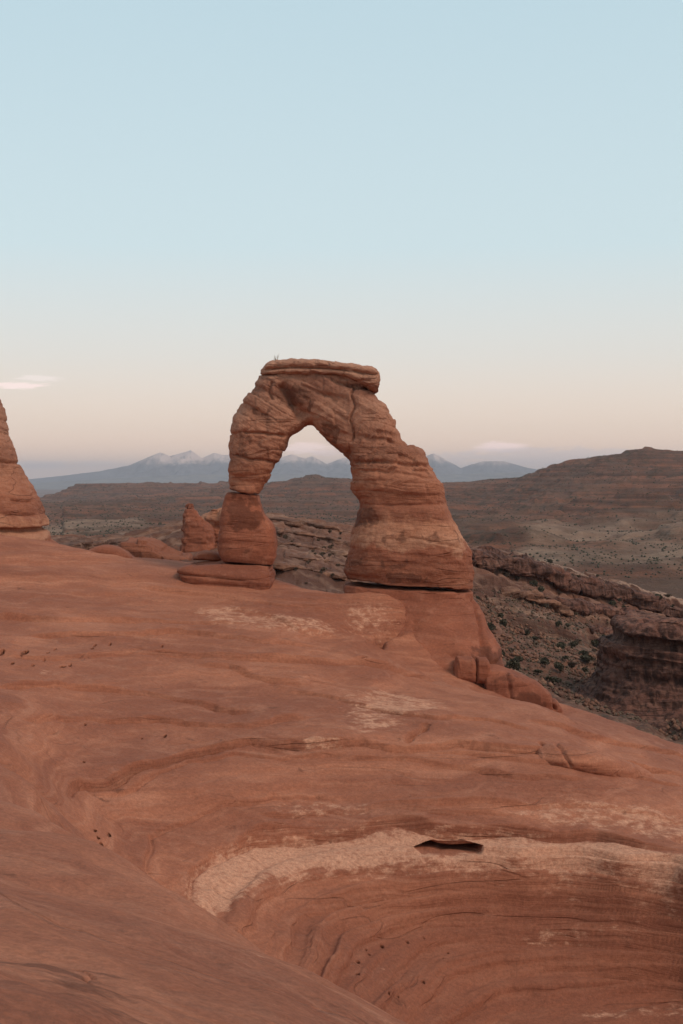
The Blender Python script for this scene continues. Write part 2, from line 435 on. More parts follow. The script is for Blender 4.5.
# near slope and its lip
cp((400, 1024, 10), (330, 985, 12), (250, 942, 14.5), (170, 900, 17.5), (100, 852, 22), (50, 808, 26.5), (10, 775, 30))
cp((0, 1024, 4.6), (100, 1024, 5.2), (200, 1024, 6.2), (300, 1024, 7.8), (0, 900, 10), (0, 850, 14.5), (0, 800, 23), (100, 900, 13.0), (100, 960, 8.0), (200, 960, 9.8), (-100, 900, 9.5), (-120, 830, 18))
CP += [(0, 0, -1.65), (-2, -6, -1.5), (3, -6, -1.9), (-8, 0, -1.4), (-14, 10, -3.0), (-14, 22, -5.2), (-12, 30, -6.2), (5, 2, -2.9), (10, 2, -4.2), (-8, 10, -2.6),
       (2.6, 9, -5.0), (6, 12, -7.2), (16, 4, -5.0), (0.9, 15, -7.6), (-0.3, 19, -9.6), (-1.6, 24, -11.0), (4, 18, -12.6)]
# beyond the shelf's edge the rock falls away
CP += [(-3.3, 32, -10.5), (-3.1, 29, -10.2), (-1.3, 31.5, -11.8)]
for (px, py, D, z1, z2) in [(-60, 532, 78, 5, 12), (50, 543, 78, 5, 12), (120, 563, 80, 4, 11), (200, 566, 80, 4, 10), (275, 580, 79, 4, 10), (345, 596, 79, 4, 10), (420, 610, 80, 6, 12),
                            (500, 685, 69, 5, 10), (560, 705, 69, 5, 10), (620, 724, 68, 5, 10), (683, 745, 67.5, 5, 10), (780, 775, 66, 5, 10)]:
    p = at(px, py, D)
    CP.append((p[0] * 1.03, p[1] + 3.5, p[2] - z1 * 0.55)); CP.append((p[0] * 1.1, p[1] + 9, p[2] - z2)); CP.append((p[0] * 1.3, p[1] + 26, p[2] - z2 - 12))
CP = np.array(CP)
base_rock = TPS(CP[:, :2], CP[:, 2], 1e-4)

def hit(px, py, lo, hi):
    D = np.linspace(lo, hi, 900)
    X = (px - 341.5) / F * D; Z = (HORIZON - py) / F * D
    d = Z - base_rock(X, D)
    k = np.nonzero((d[:-1] > 0) & (d[1:] <= 0))[0]
    if len(k): i = k[0]; t = d[i] / (d[i] - d[i+1]); Dh = D[i] + t * (D[1] - D[0])
    else: Dh = D[np.argmin(np.abs(d))]
    return (px - 341.5) / F * Dh, Dh

def cols(half, n, outer, m):
    c = np.linspace(-half, half, n); st = c[1] - c[0]
    g = half + (outer - half) * (np.linspace(0, 1, m + 1)[1:] ** 2.2 * 0.9 + np.linspace(0, 1, m + 1)[1:] * 0.1)
    return np.r_[-g[::-1], c, g]
U = cols(0.235, 900, 1.1, 70)
def rows(*segs):
    out = []
    for (a, b, s) in segs: out.append(np.arange(a, b, s))
    return np.concatenate(out)
R = rows((-6, 3.5, .35), (3.5, 12, .045), (12, 24, .12), (24, 30, .12), (30, 36, .06), (36, 43, .028), (43, 52, .055), (52, 64, .1), (64, 82, .15), (82, 112, 0.6))
Xg = U[None] * (R[:, None] + 8.0); Yg = np.broadcast_to(R[:, None], Xg.shape).copy()
Zg = base_rock(Xg, Yg)
Zbase = Zg.copy()
# gentle swells
far = sstep(3, 25, Yg)
Zg = Zg + far * (0.22 * noise(Xg * .12, Yg * .12, 0, 3) + 0.12 * noise(Xg * .4, Yg * .3, 0, 4)) + (0.015 + 0.03 * far) * fbm(Xg * 1.1, Yg * 0.8, Zg, 3, 0.5, 8)
# bedding: every layer that the weather cut back leaves a small step that follows the contour
s1 = Zg + 0.25 * noise(Xg * .10, Yg * .10, 0, 11) + 0.02 * Xg
lay = np.tanh(4 * noise(Xg * .05, Yg * .05, s1 * 1.6, 12))
lay2 = np.tanh(3 * noise(Xg * .09, Yg * .09, s1 * 4.2, 13))
lay3 = noise(Xg * .15, Yg * .15, s1 * 10.0, 14)
rough_mask = 0.45 + 0.55 * sstep(-0.3, 0.4, noise(Xg * .07, Yg * .05, 0, 15))
Zg = Zg + far * rough_mask * (0.10 * lay + 0.045 * lay2 + 0.014 * lay3)
inb = sstep(-10.7, -11.1, Zg) * sstep(26, 31, Yg) * sstep(46, 43, Yg)
Zg = Zg + inb * (0.12 * lay2 + 0.10 * np.tanh(3 * noise(Xg * .05, Yg * .05, s1 * 2.4, 17)) + 0.03 * lay3)

sb = Zg + .16 * noise(Xg * .12, Yg * .12, 0, 18) + .04 * noise(Xg * .6, Yg * .6, 0, 19)
for L_, H_ in ((-11.25, .07), (-11.6, .05), (-11.85, .10), (-12.2, .06), (-12.45, .12), (-12.75, .05), (-13.0, .13), (-13.3, .07), (-13.5, .12), (-13.75, .08), (-13.95, .12), (-14.2, .08), (-14.45, .1)):
    dl = sb - L_; vr = np.clip(.75 + .7 * noise(Xg * .3, Yg * .3, L_ * 9, 20), .1, 1.5)
    Zg = Zg + inb * vr * (H_ * np.tanh(dl / .035) * .5 * np.exp(-np.abs(dl) / .16) - .5 * H_ * np.exp(-((dl + .03) / .03) ** 2))

def poly_xy(pts, lo=30, hi=76):
    return np.array([hit(px, py, lo, hi) for px, py in pts])
def ledge(pts, H, notch, w=0.10, L=2.0, lo=30, hi=76, wob=0.25, jag=0.0):
    """a small bedding-plane step: rock stands H higher beyond the line, with a weathered notch under it"""
    global Zg
    P = poly_xy(pts, lo, hi)
    m = (Xg > P[:, 0].min() - 6) & (Xg < P[:, 0].max() + 6) & (Yg > P[:, 1].min() - 6) & (Yg < P[:, 1].max() + 6)
    X, Y = Xg[m], Yg[m]
    wx = X + wob * noise(X * .5, Y * .5, 0, 21) ; wy = Y + wob * noise(X * .6, Y * .6, 3.3, 22) + jag * noise(X * 2.2, Y * 2.2, 1.1, 23)
    d, s, t = seg_dist(wx, wy, P)
    if P[-1, 0] < P[0, 0]: s = -s
    end = sstep(0, 0.12, t) * sstep(1, 0.88, t)
    var = np.clip(0.75 + 0.6 * noise(X * .35, Y * .35, 7.7, 24), 0.1, 1.4)
    sd = d * s
    st = sstep(-w * 0.4, w * 0.6, sd) * np.exp(-np.maximum(sd, 0) / L) * H
    st = st - sstep(w, -w * 0.2, sd) * np.exp(-np.maximum(-sd, 0) / (L * .5)) * H * 0.35
    nc = -notch * np.exp(-((sd + w * 0.6) / (w * 0.8)) ** 2)
    Zg[m] = Zg[m] + end * var * (st + nc)
ledge([(60, 792), (85, 782), (110, 779), (140, 768), (165, 760), (205, 749), (250, 741), (300, 744), (360, 747), (430, 747), (500, 750), (560, 758), (620, 767), (700, 780)], 0.22, 0.28, 0.085, 1.4, wob=.4, jag=.10)
ledge([(88, 790), (115, 786), (150, 775), (185, 760), (230, 750), (290, 752), (350, 757)], 0.08, 0.07, 0.07, 0.6, wob=.5, jag=.15)
ledge([(130, 652), (165, 652), (189, 655), (230, 660), (269, 662), (300, 665), (345, 667), (400, 674), (440, 683)], 0.26, 0.22, 0.12, 1.8)
ledge([(195, 665), (230, 669), (262, 679), (310, 688)], 0.22, 0.16, 0.12, 1.5)
ledge([(-20, 611), (60, 617), (120, 619), (180, 624), (250, 628)], 0.20, 0.16, 0.15, 2.5)
ledge([(225, 612), (270, 620), (300, 632), (342, 640)], 0.2, 0.15, 0.15, 2.0)
ledge([(0, 655), (50, 658), (110, 654), (150, 648)], 0.10, 0.07, 0.12, 1.5)
ledge([(330, 758), (400, 760), (470, 768), (540, 778), (600, 784)], 0.12, 0.10, 0.07, 0.8)
ledge([(420, 752), (500, 757), (560, 765), (640, 778), (700, 790)], 0.10, 0.10, 0.06, 0.7)
ledge([(360, 812), (430, 806), (520, 806), (620, 812), (700, 822)], 0.10, 0.07, 0.06, 0.7)
ledge([(-10, 690), (60, 684), (130, 690), (200, 702), (260, 712)], 0.16, 0.12, 0.12, 1.6, wob=.4, jag=.1)
ledge([(20, 722), (90, 712), (160, 718), (240, 724), (330, 718)], 0.12, 0.10, 0.10, 1.4, wob=.4, jag=.1)
ledge([(280, 690), (340, 700), (400, 716), (470, 722), (540, 734)], 0.14, 0.12, 0.10, 1.4, wob=.4, jag=.1)
ledge([(20, 632), (90, 636), (170, 634), (260, 645), (330, 652)], 0.14, 0.12, 0.12, 1.8, wob=.4, jag=.1)
ledge([(520, 720), (580, 735), (640, 748), (700, 762)], 0.14, 0.12, 0.12, 1.4, wob=.3, jag=.1)
ledge([(130, 588), (200, 596), (280, 606), (340, 614)], 0.14, 0.12, 0.14, 2.0, wob=.4, jag=.1)
ledge([(250, 822), (330, 812), (420, 814), (520, 816)], 0.08, 0.05, 0.06, 0.6)
ledge([(200, 868), (222, 852), (250, 843), (310, 835), (400, 828), (500, 829), (600, 836), (700, 848)], 0.22, 0.16, 0.10, 1.2)
ledge([(205, 930), (188, 905), (190, 876), (215, 853), (260, 838), (330, 828)], .10, .12, .09, .8, wob=.15)
ledge([(160, 900), (140, 870), (150, 835), (200, 812), (270, 800), (360, 796)], .08, .07, .08, 1.0, wob=.3, jag=.1)
# rounded whaleback on the right of the shelf
# curved crack left of the whaleback, cracks by the plinth and below it
def crack(pts, depth, w, lo=30, hi=76):
    global Zg
    P = poly_xy(pts, lo, hi)
    m = (Xg > P[:, 0].min() - 2) & (Xg < P[:, 0].max() + 2) & (Yg > P[:, 1].min() - 2) & (Yg < P[:, 1].max() + 2)
    X, Y = Xg[m], Yg[m]
    d, s, t = seg_dist(X + .08 * noise(X * 2, Y * 2, 0, 31), Y + .12 * noise(X * 2, Y * 2, 4, 32), P)
    Zg[m] -= depth * np.exp(-(d / w) ** 2) * sstep(0, .1, t) * sstep(1, .9, t)
crack([(406, 745), (410, 737), (424, 728), (428, 724)], 0.35, 0.10)
crack([(540, 745), (545, 752), (556, 762)], 0.2, 0.10)
crack([(378, 652), (380, 640), (395, 633), (410, 624), (413, 606)], 0.7, 0.20)
crack([(340, 628), (360, 636), (378, 648)], 0.15, 0.12)
crack([(68, 958), (84, 968), (88, 980)], 0.03, 0.010, 4, 20)
# stained hollow across the near slope and the small bulge in the corner
P = poly_xy([(-40, 938), (0, 944), (60, 955), (130, 975), (190, 1005), (230, 1040)], 3, 16)
d, s, t = seg_dist(Xg, Yg, P)
near = (Yg < 16)
Zg = Zg - near * 0.05 * np.exp(-(d / .45) ** 2)
bx, by = hit(22, 1005, 3, 9)
q = np.clip(1 - (((Xg - bx) / .35) ** 2 + ((Yg - by) / .8) ** 2), 0, 1)
Zg = Zg + near * 0.05 * q
rx = near * (0.010 * noise(Xg * 1.5, Yg * 0.7, 0, 41) + 0.004 * np.tanh(3 * noise(Xg * 3 + Yg * 1.2, Yg * 0.9 - Xg, 0, 42)) + .0015 * noise(Xg * 14, Yg * 9, 0, 43))
dn = Xg * 1.3 + Yg * .55
rx = rx + near * (.012 * np.tanh(5 * noise(dn * 1.1, (Yg - Xg) * .16, 0, 44)) * sstep(-.2, .3, noise(Xg * .8, Yg * .4, 0, 46)) + .006 * np.tanh(5 * noise(dn * 3.0, (Yg - Xg) * .35, 0, 45)) + .003 * np.tanh(4 * noise(dn * 9, (Yg - Xg) * 1.2, 0, 47)))
Zg = Zg + rx
Px, Py, Pz = Xg.copy(), Yg.copy(), Zg
# weathered recess (alcove) in the pale band, cut back under a rim, and small solution holes
ax_, ay_ = hit(448, 846, 36, 46)
_hp = np.array([hit(p_, 850 - (p_ - 396) * .06, 36, 46) for p_ in range(396, 502, 8)])
az_ = np.interp(Xg, _hp[:, 0], -(850 - (np.arange(396, 502, 8) - 396) * .06 - HORIZON) / F * _hp[:, 1]); ay_c = np.interp(Xg, _hp[:, 0], _hp[:, 1])
ex = (Xg - ax_) / (35 / F * ay_); ev = (Zbase - az_) / 0.25 + .15 * noise(Xg * 1.6, 0 * Xg, 0, 48)
prof = np.sqrt(np.clip(1 - ex ** 2, 0, 1))
inside = sstep(0, .12, prof * .8 - ev) * sstep(-1.5, .1, ev / (prof + .05)) * (prof > .02) * (np.abs(Yg - ay_c) < 1.6) * sstep(0, .35, prof)
Py = Py + inside * 2.2
Pz = Pz - inside * 0.12
inside_alcove = inside
stain_shade = np.zeros(Xg.shape)
HOLES = [(2, 653, 2.2), (24, 652, 3.4), (44, 659, 2.2), (64, 665, 1.6), (48, 652, 1.6), (95, 645, 2.2), (92, 649, 1.8), (110, 645, 2), (61, 665, 1.8), (33, 665, 1.8), (12, 665, 1.6), (70, 663, 1.3), (55, 648, 1.3), (162, 649, 1.6),
         (98, 838, 2.2), (101, 845, 2.4), (97, 850, 2), (109, 833, 1.8), (95, 829, 1.6), (142, 734, 1.4), (165, 733, 1.6), (382, 941, 3), (407, 939, 2.6), (358, 958, 3), (366, 945, 1.6), (369, 951, 1.8),
         (424, 934, 1.8), (358, 974, 2.2), (423, 990, 2.8), (389, 1004, 1.8), (398, 1003, 1.8), (448, 952, 1.8), (443, 960, 1.4), (85, 720, 1.6), (84, 760, 1.4)]
for (px, py, r) in HOLES:
    x0, y0 = hit(px, py, 30, 76)
    sl = 1.0
    rr = .72 * r * (0.8 + 0.4 * ((px * 7 + py * 3) % 5) / 4) * y0 / F
    zc = float(base_rock(x0, y0)); gy = float(base_rock(x0, y0 + .3) - base_rock(x0, y0 - .3)) / .6
    k = (gy + (-zc / y0)) / math.hypot(1, gy) + 0.05      # foreshortening of the surface seen from the path
    ry = rr / max(0.12, abs(gy - (zc / y0)))
    m = (np.abs(Xg - x0) < rr * 2) & (np.abs(Yg - y0) < ry * 2)
    q = np.clip(1 - ((Xg[m] - x0) / rr) ** 2 - ((Yg[m] - y0) / ry) ** 2, 0, 1)
    w_ = np.clip(q * 4, 0, 1)
    Pz[m] -= w_ * max(rr * 4.0, ry * .7); Py[m] += w_ * ry * .9; stain_shade[m] = np.maximum(stain_shade[m], (q > .05) * 1.6)  # the shade inside each hole is also painted into the colour
V = np.stack([Px, Py, Pz], -1)
pale = np.zeros(Xg.shape)
def paint(arr, pts, val, soft, lo=30, hi=76):
    P = poly_xy(pts, lo, hi)
    m = (Xg > P[:, 0].min() - 3) & (Xg < P[:, 0].max() + 3) & (Yg > P[:, 1].min() - 3) & (Yg < P[:, 1].max() + 3)
    X, Y = Xg[m], Yg[m]
    ins = in_poly(X, Y, P); d, _, _ = seg_dist(X, Y, np.r_[P, P[:1]])
    sd = np.where(ins, d, -d)
    arr[m] = np.maximum(arr[m], val * sstep(-soft, soft, sd))
paint(pale, [(190, 902), (194, 876), (218, 855), (252, 844), (310, 836), (400, 830), (500, 832), (600, 838), (710, 849), (710, 884), (600, 876), (500, 869), (400, 869), (320, 874), (270, 886), (242, 902), (214, 916)], 1.05, 0.5)
paint(pale, [(345, 735), (350, 700), (362, 688), (385, 690), (440, 700), (450, 712), (400, 722), (370, 738)], 0.62, 0.8)
paint(pale, [(300, 745), (310, 741), (345, 744), (342, 748)], 0.65, 0.12)
paint(pale, [(190, 612), (230, 608), (250, 616), (330, 628), (345, 640), (270, 634), (210, 626)], 0.66, 0.8)
paint(pale, [(338, 604), (392, 608), (400, 626), (380, 640), (345, 636)], 0.52, 1.0)
paint(pale, [(500, 812), (560, 800), (640, 806), (700, 816), (700, 842), (620, 832), (560, 830)], 0.55, 0.5)
paint(pale, [(270, 806), (330, 800), (350, 812), (300, 824), (275, 822)], 0.55, 0.3)
paint(pale, [(340, 808), (370, 806), (366, 820), (340, 822)], 0.5, 0.2)
paint(pale, [(35, 668), (80, 672), (75, 684), (40, 680)], 0.45, 0.5)
paint(pale, [(500, 925), (560, 920), (640, 926), (640, 940), (520, 938)], 0.5, 0.2)
paint(pale, [(560, 1012), (683, 1000), (700, 1022), (600, 1022)], 0.45, 0.3)
paint(pale, [(150, 905), (260, 950), (300, 985), (240, 965)], 0.34, 1.0, 5, 20)
paint(stain_shade, [(-60, 940), (0, 946), (60, 957), (130, 972), (190, 1003), (225, 1040), (90, 1040), (70, 1000), (20, 968), (-60, 975)], 0.46, 0.25, 3, 16)
paint(stain_shade, [(60, 785), (110, 783), (160, 768), (150, 785), (110, 800), (90, 830), (70, 810)], 0.30, 0.6)
sheet = mesh_obj("rock_ground", V, grid_faces(*Xg.shape), M_slick, attrs={'pale': pale * (1 - sstep(.02, .3, inside_alcove)), 'stain_shade': stain_shade})
props(sheet, 'smooth red slickrock shelf curving down into a deep bowl below the arch', 'rock ground', kind='structure')

# ------------------------------------------------------------------ swept rock bodies (traced edge pairs with real depth)
def sweep(pairs, D, name, mat, parent=None, step=0.06, around=150, nexp=2.7, disp=(0.10, 0.05, 0.02), cap=(0.25, 0.25), seed=1, grooves=(), stains=(),
          big=0.12, loc=None, freq=1.0, fine=0.03, dcen=0.0, block=None):
    """pairs: ((ax,ay),(bx,by),half_depth[,centre depth offset]) edge points in the picture plane at distance D"""
    DD_ = [p[4] if len(p) > 4 else D for p in pairs]
    A = np.array([at(p[0][0], p[0][1], d) for p, d in zip(pairs, DD_)]); B = np.array([at(p[1][0], p[1][1], d) for p, d in zip(pairs, DD_)])
    T = np.array([p[2] for p in pairs], float); O = np.array([p[3] if len(p) > 3 else 0.0 for p in pairs], float)
    Cn = (A + B) / 2
    L = np.r_[0, np.cumsum(np.linalg.norm(np.diff(Cn, axis=0), axis=1) + 0.15 * np.linalg.norm(np.diff(A, axis=0), axis=1))]
    n = max(8, int(L[-1] / step)); t = np.linspace(0, L[-1], n)
    def ip(arr):
        # cubic through the traced points
        out = np.empty((n,) + arr.shape[1:])
        m = np.zeros_like(arr); h = np.diff(L)
        dl = np.diff(arr, axis=0) / (h[:, None] if arr.ndim > 1 else h)
        m[1:-1] = (dl[1:] + dl[:-1]) / 2; m[0] = dl[0]; m[-1] = dl[-1]
        k = np.clip(np.searchsorted(L, t, 'right') - 1, 0, len(L) - 2)
        s = (t - L[k]) / h[k]; hh = h[k]
        if arr.ndim > 1: s = s[:, None]; hh = hh[:, None]
        return (2*s**3-3*s**2+1)*arr[k] + (s**3-2*s**2+s)*hh*m[k] + (-2*s**3+3*s**2)*arr[k+1] + (s**3-s**2)*hh*m[k+1]
    A, B, T, O = ip(A), ip(B), ip(T), ip(O)
    Cn = (A + B) / 2; H = (B - A) / 2
    tan = np.gradient(Cn, axis=0); tan /= np.linalg.norm(tan, axis=1, keepdims=True) + 1e-9
    sc = np.ones(n)
    if cap[0]:
        k = 10; q = np.linspace(1, 0, k, endpoint=False)
        c0 = np.sqrt(1 - q ** 2 * 0.995)
        Cn = np.r_[Cn[0] - tan[0] * cap[0] * q[:, None], Cn]; H = np.r_[np.repeat(H[:1], k, 0), H]; T = np.r_[np.repeat(T[0], k), T]; O = np.r_[np.repeat(O[0], k), O]; sc = np.r_[c0 ** .6, sc]
    if cap[1]:
        k = 10; q = np.linspace(0, 1, k + 1)[1:]
        c0 = np.sqrt(1 - q ** 2 * 0.995)
        Cn = np.r_[Cn, Cn[-1] + tan[-1] * cap[1] * q[:, None]]; H = np.r_[H, np.repeat(H[-1:], k, 0)]; T = np.r_[T, np.repeat(T[-1], k)]; O = np.r_[O, np.repeat(O[-1], k)]; sc = np.r_[sc, c0 ** .6]
    a = np.linspace(0, 2 * np.pi, around, endpoint=False)
    ca = np.sign(np.cos(a)) * np.abs(np.cos(a)) ** (2 / nexp); sa = np.sign(np.sin(a)) * np.abs(np.sin(a)) ** (2 / nexp)
    P = Cn[:, None] + sc[:, None, None] * (ca[None, :, None] * H[:, None] + sa[None, :, None] * T[:, None, None] * np.array([0, 1.0, 0]))
    P[..., 1] += O[:, None] + dcen
    N = grid_normals(P, wrap=True)
    cen = Cn[:, None] + np.array([0, 1.0, 0]) * (O[:, None, None] + dcen)
    if ((P - cen) * N).sum() < 0: N = -N
    x, y, z = P[..., 0], P[..., 1], P[..., 2]
    zd = z + (0.45 * x * sstep(1.4, 3.0, z) * sstep(5.4, 5.0, z) if parent is not None else 0)
    s_a, s_b, s_c = strata(x, y, zd, seed, freq)
    flat = np.sqrt(np.clip(1 - N[..., 2] ** 2, 0, 1))
    dd = flat * (disp[0] * s_a + disp[1] * s_b + disp[2] * s_c) + big * fbm(x * .45, y * .45, z * .6, 3, .5, seed + 9) + fine * fbm(x * 2.2, y * 2.2, z * 3, 3, .55, seed + 19)
    # broken joints
    jn = noise(x * .9, y * .9, z * .35, seed + 40)
    dd -= 0.06 * np.exp(-(jn / .035) ** 2) * sstep(.1, .5, noise(x * .4, y * .4, z * .4, seed + 41))
    if block:
        bv, bj = blocky(x, y, zd, seed + 50, *block[1:3])
        bm_ = (block[3] + (1 - block[3]) * sstep(block[4] - .8, block[4] + .8, z)) * (.55 + .45 * sstep(-.2, .3, noise(x * .3, y * .3, z * .3, seed + 55)))
        dd += block[0] * bv * bm_ - .06 * bj * bm_ * flat
    for (pts, dep, w) in grooves:
        g = np.array([[at(px, py, D)[0], at(px, py, D)[2]] for px, py in pts])
        m = (x > g[:, 0].min() - 1.5) & (x < g[:, 0].max() + 1.5) & (z > g[:, 1].min() - 1.5) & (z < g[:, 1].max() + 1.5)
        if m.any():
            X, Z = x[m] + .05 * noise(x[m] * 3, y[m] * 3, z[m] * 3, 77), z[m] + .05 * noise(x[m] * 3, y[m] * 3, z[m] * 3, 78)
            d, s, tt = seg_dist(X, Z, g)
            dd[m] -= dep * np.exp(-(d / w) ** 2) * sstep(0, .08, tt) * sstep(1, .92, tt)
    P = P + N * dd[..., None]
    st = np.zeros(x.shape)
    for (px, py, rx_, ry_, v) in stains:
        c = at(px, py, D); front = sstep(.3, -.1, N[..., 1])
        q = 1 - ((x - c[0]) / (rx_ * D / F * 1.15)) ** 2 - ((z - c[2]) / (ry_ * D / F)) ** 2
        st = np.maximum(st, v * sstep(-1.2, .8, q) * front)
    nr, nc = x.shape
    V = P.reshape(-1, 3); Fc = grid_faces(nr, nc, wrap=True)
    # close both ends with a quad fan to a centre vertex pair
    V = np.r_[V, P[0].mean(0)[None], P[-1].mean(0)[None]]
    i = np.arange(nc); j = (i + 1) % nc
    c0, c1 = nr * nc, nr * nc + 1
    even = i[::2]
    f0 = np.stack([np.full(len(even), c0), (even + 2) % nc, (even + 1) % nc, even], -1)
    f1 = np.stack([np.full(len(even), c1), (nr-1)*nc + even, (nr-1)*nc + (even + 1) % nc, (nr-1)*nc + (even + 2) % nc], -1)
    Fc = np.r_[Fc, f0, f1]
    sta = np.r_[st.ravel(), 0, 0]
    if parent is None and loc is None: loc = (float(P[..., 0].mean()), float(P[..., 1].mean()), float(P[..., 2].min()))
    o = mesh_obj(name, V, Fc, mat, loc=loc or (0, 0, 0), parent=parent, attrs={'stain_shade': sta})
    # outward normals
    import bmesh
    bm = bmesh.new(); bm.from_mesh(o.data); bmesh.ops.recalc_face_normals(bm, faces=bm.faces); bm.to_mesh(o.data); bm.free()
    return o

DA = 72.0
arch = empty('rock_arch', tuple(at(400, 655, DA)), 'tall freestanding red sandstone arch standing on the edge of the slickrock shelf', 'rock arch')
span_pairs = [((230.5, 488), (260, 493), 1.1), ((230, 479), (266, 482), 1.0), ((231, 465), (273, 469), 1.25), ((229.5, 450), (279, 459), 1.35), ((231, 435), (286, 447), 1.4),
    ((235, 419), (289.5, 438), 1.4), ((241, 406), (294, 433), 1.4), ((249, 393), (298, 430.5), 1.4), ((256, 383), (302, 428), 1.35), ((266, 371), (306, 426), 1.3),
    ((288, 368), (312, 425), 1.25), ((318, 368), (317, 431), 1.25), ((345, 370), (323, 436.5), 1.3), ((366, 378), (331, 442), 1.35), ((372, 394), (338, 447), 1.4),
    ((383, 406), (344, 452), 1.5), ((393, 420), (350, 460), 1.6), ((400, 433), (352, 467), 1.7), ((405, 440), (353, 473), 1.8), ((416, 446), (353, 481), 1.9), ((425, 454), (353, 488), 2.0),
    ((431, 469), (357, 498), 2.1), ((438, 482), (359, 506), 2.15), ((446, 502), (356, 515), 2.2), ((450, 512), (354, 522), 2.25), ((456, 524), (353, 532), 2.3), ((465, 544), (350, 550), 2.4),
    ((472, 565), (346, 566), 2.45), ((474, 578), (345, 572), 2.45), ((472, 587), (347, 578), 2.4)]
gro = [([(356, 386), (351, 396), (355, 408), (350, 420), (353, 434), (350, 446)], 0.20, 0.05), ([(274, 383), (270, 391), (274, 402)], 0.18, 0.06),
       ([(280, 384), (287, 395), (293, 403), (299, 412), (305, 422)], 0.50, 0.26), ([(345, 385), (360, 388), (372, 389)], 0.25, 0.10), ([(330, 380), (345, 386), (352, 388)], 0.2, 0.08),
       ([(352, 463), (375, 462), (400, 464), (425, 466), (432, 470)], 0.22, 0.10), ([(355, 470), (400, 473), (437, 480)], 0.14, 0.08), ([(385, 441), (405, 442), (424, 444)], 0.18, 0.07),
       ([(243, 433), (262, 434), (287, 437)], 0.2, 0.07), ([(234, 455), (250, 460), (275, 462)], 0.15, 0.08), ([(300, 386), (330, 398), (350, 415)], 0.12, 0.08), ([(290, 392), (310, 394), (350, 400)], 0.10, 0.07),
       ([(357, 503), (390, 505), (446, 503)], 0.10, 0.08), ([(396, 533), (430, 540), (464, 548)], 0.07, 0.06)]
sta = [(365, 517, 12, 10, 0.75), (380, 560, 28, 7, 0.5), (405, 575, 20, 6, 0.7), (425, 535, 30, 8, 0.35), (298, 400, 14, 16, 0.55), (330, 432, 8, 12, 0.5), (360, 447, 8, 8, .4), (245, 445, 9, 12, 0.5), (370, 455, 6, 12, .45), (430, 472, 10, 5, .5), (360, 388, 14, 4, 0.6), (262, 412, 10, 5, .45)]
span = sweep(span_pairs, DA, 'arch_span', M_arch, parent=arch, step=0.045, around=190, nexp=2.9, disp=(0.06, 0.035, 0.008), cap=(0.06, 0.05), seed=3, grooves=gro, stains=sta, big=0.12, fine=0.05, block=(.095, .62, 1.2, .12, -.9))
cap_pairs = [((263, 370), (263, 376), 0.8), ((268, 365), (268, 376.5), 1.15), ((278, 361.5), (278, 376.5), 1.35), ((300, 360), (300, 376.5), 1.5), ((320, 360), (320, 377), 1.5), ((345, 364), (345, 379), 1.5), ((362, 366.5), (362, 387), 1.5), ((374, 369), (374, 393), 1.4), ((378, 372), (378, 392), 1.2)]
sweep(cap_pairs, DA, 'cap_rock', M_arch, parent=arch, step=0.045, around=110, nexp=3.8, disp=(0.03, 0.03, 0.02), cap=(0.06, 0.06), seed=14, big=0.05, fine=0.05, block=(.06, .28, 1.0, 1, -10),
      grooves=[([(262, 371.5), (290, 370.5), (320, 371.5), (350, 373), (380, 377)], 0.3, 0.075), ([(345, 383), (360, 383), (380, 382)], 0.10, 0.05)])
blk = [((228, 492.5), (259, 495), 1.1), ((225, 499), (261, 503), 1.05), ((223, 512), (265, 514), 1.3), ((221, 525), (274, 527), 1.45), ((219, 540), (276.5, 541), 1.55), ((219.5, 553), (276.5, 556), 1.6), ((224, 560), (274, 563), 1.5)]
sweep(blk, DA, 'leg_block', M_arch_low, parent=arch, step=0.05, around=120, nexp=5.0, disp=(0.03, 0.03, 0.012), cap=(0.03, 0.03), seed=25, big=0.04, fine=0.02,
      stains=[(246, 512, 15, 16, .8), (232, 500, 8, 10, .4), (250, 549, 7, 6, .65)])
pll = [((222, 561.5), (272, 565.5), 1.7, 0.0), ((200, 563), (272.5, 569), 2.0, -0.1), ((184, 566), (273, 572), 2.3, -0.2), ((181.5, 570), (273, 576), 2.4, -0.3), ((184, 576), (273, 583), 2.4, -0.3), ((190, 588), (271, 596), 2.4, -.3)]
sweep(pll, DA, 'left_plinth', M_arch_low, parent=arch, step=0.05, around=130, nexp=7.0, disp=(0.05, 0.05, 0.02), cap=(0.03, 0.1), seed=33, big=0.05, fine=0.03, block=(.05, .4, 1.6, 1, -10),
      grooves=[([(180, 571), (215, 572), (250, 577)], .2, .06)])
plr = [((345, 584.5), (471, 591.5), 2.5, 0), ((344, 592), (473, 598), 2.6, 0), ((350, 600), (477, 605), 2.8, -0.2), ((362, 612), (482, 613), 3.1, -0.5), ((368, 625), (487, 626), 3.5, -1.0), ((374, 640), (492, 641), 4.0, -1.6), ((378, 652), (496, 656), 4.5, -2.2), ((378, 668), (500, 672), 5.0, -2.6)]
sweep(plr, DA, 'right_plinth', M_arch_low, parent=arch, step=0.06, around=150, nexp=3.2, disp=(0.04, 0.03, 0.012), cap=(0.04, 0.1), seed=37, big=0.16, fine=0.02,
      grooves=[([(469, 595), (473, 610), (474, 628), (474, 650)], 0.25, 0.09), ([(440, 640), (455, 645), (475, 648), (496, 650)], .25, .08), ([(380, 654), (405, 656), (430, 655), (455, 656), (497, 657)], .35, .10), ([(476, 628), (478, 640), (480, 655)], .25, .07), ([(425, 670), (440, 664), (458, 668)], .2, .08), ([(412, 596), (413, 610), (410, 622)], .25, .08), ([(345, 600), (380, 603), (412, 601)], .1, .08)],
      stains=[(470, 641, 9, 8, .8), (482, 648, 13, 7, .75), (452, 650, 8, 3, .4)])

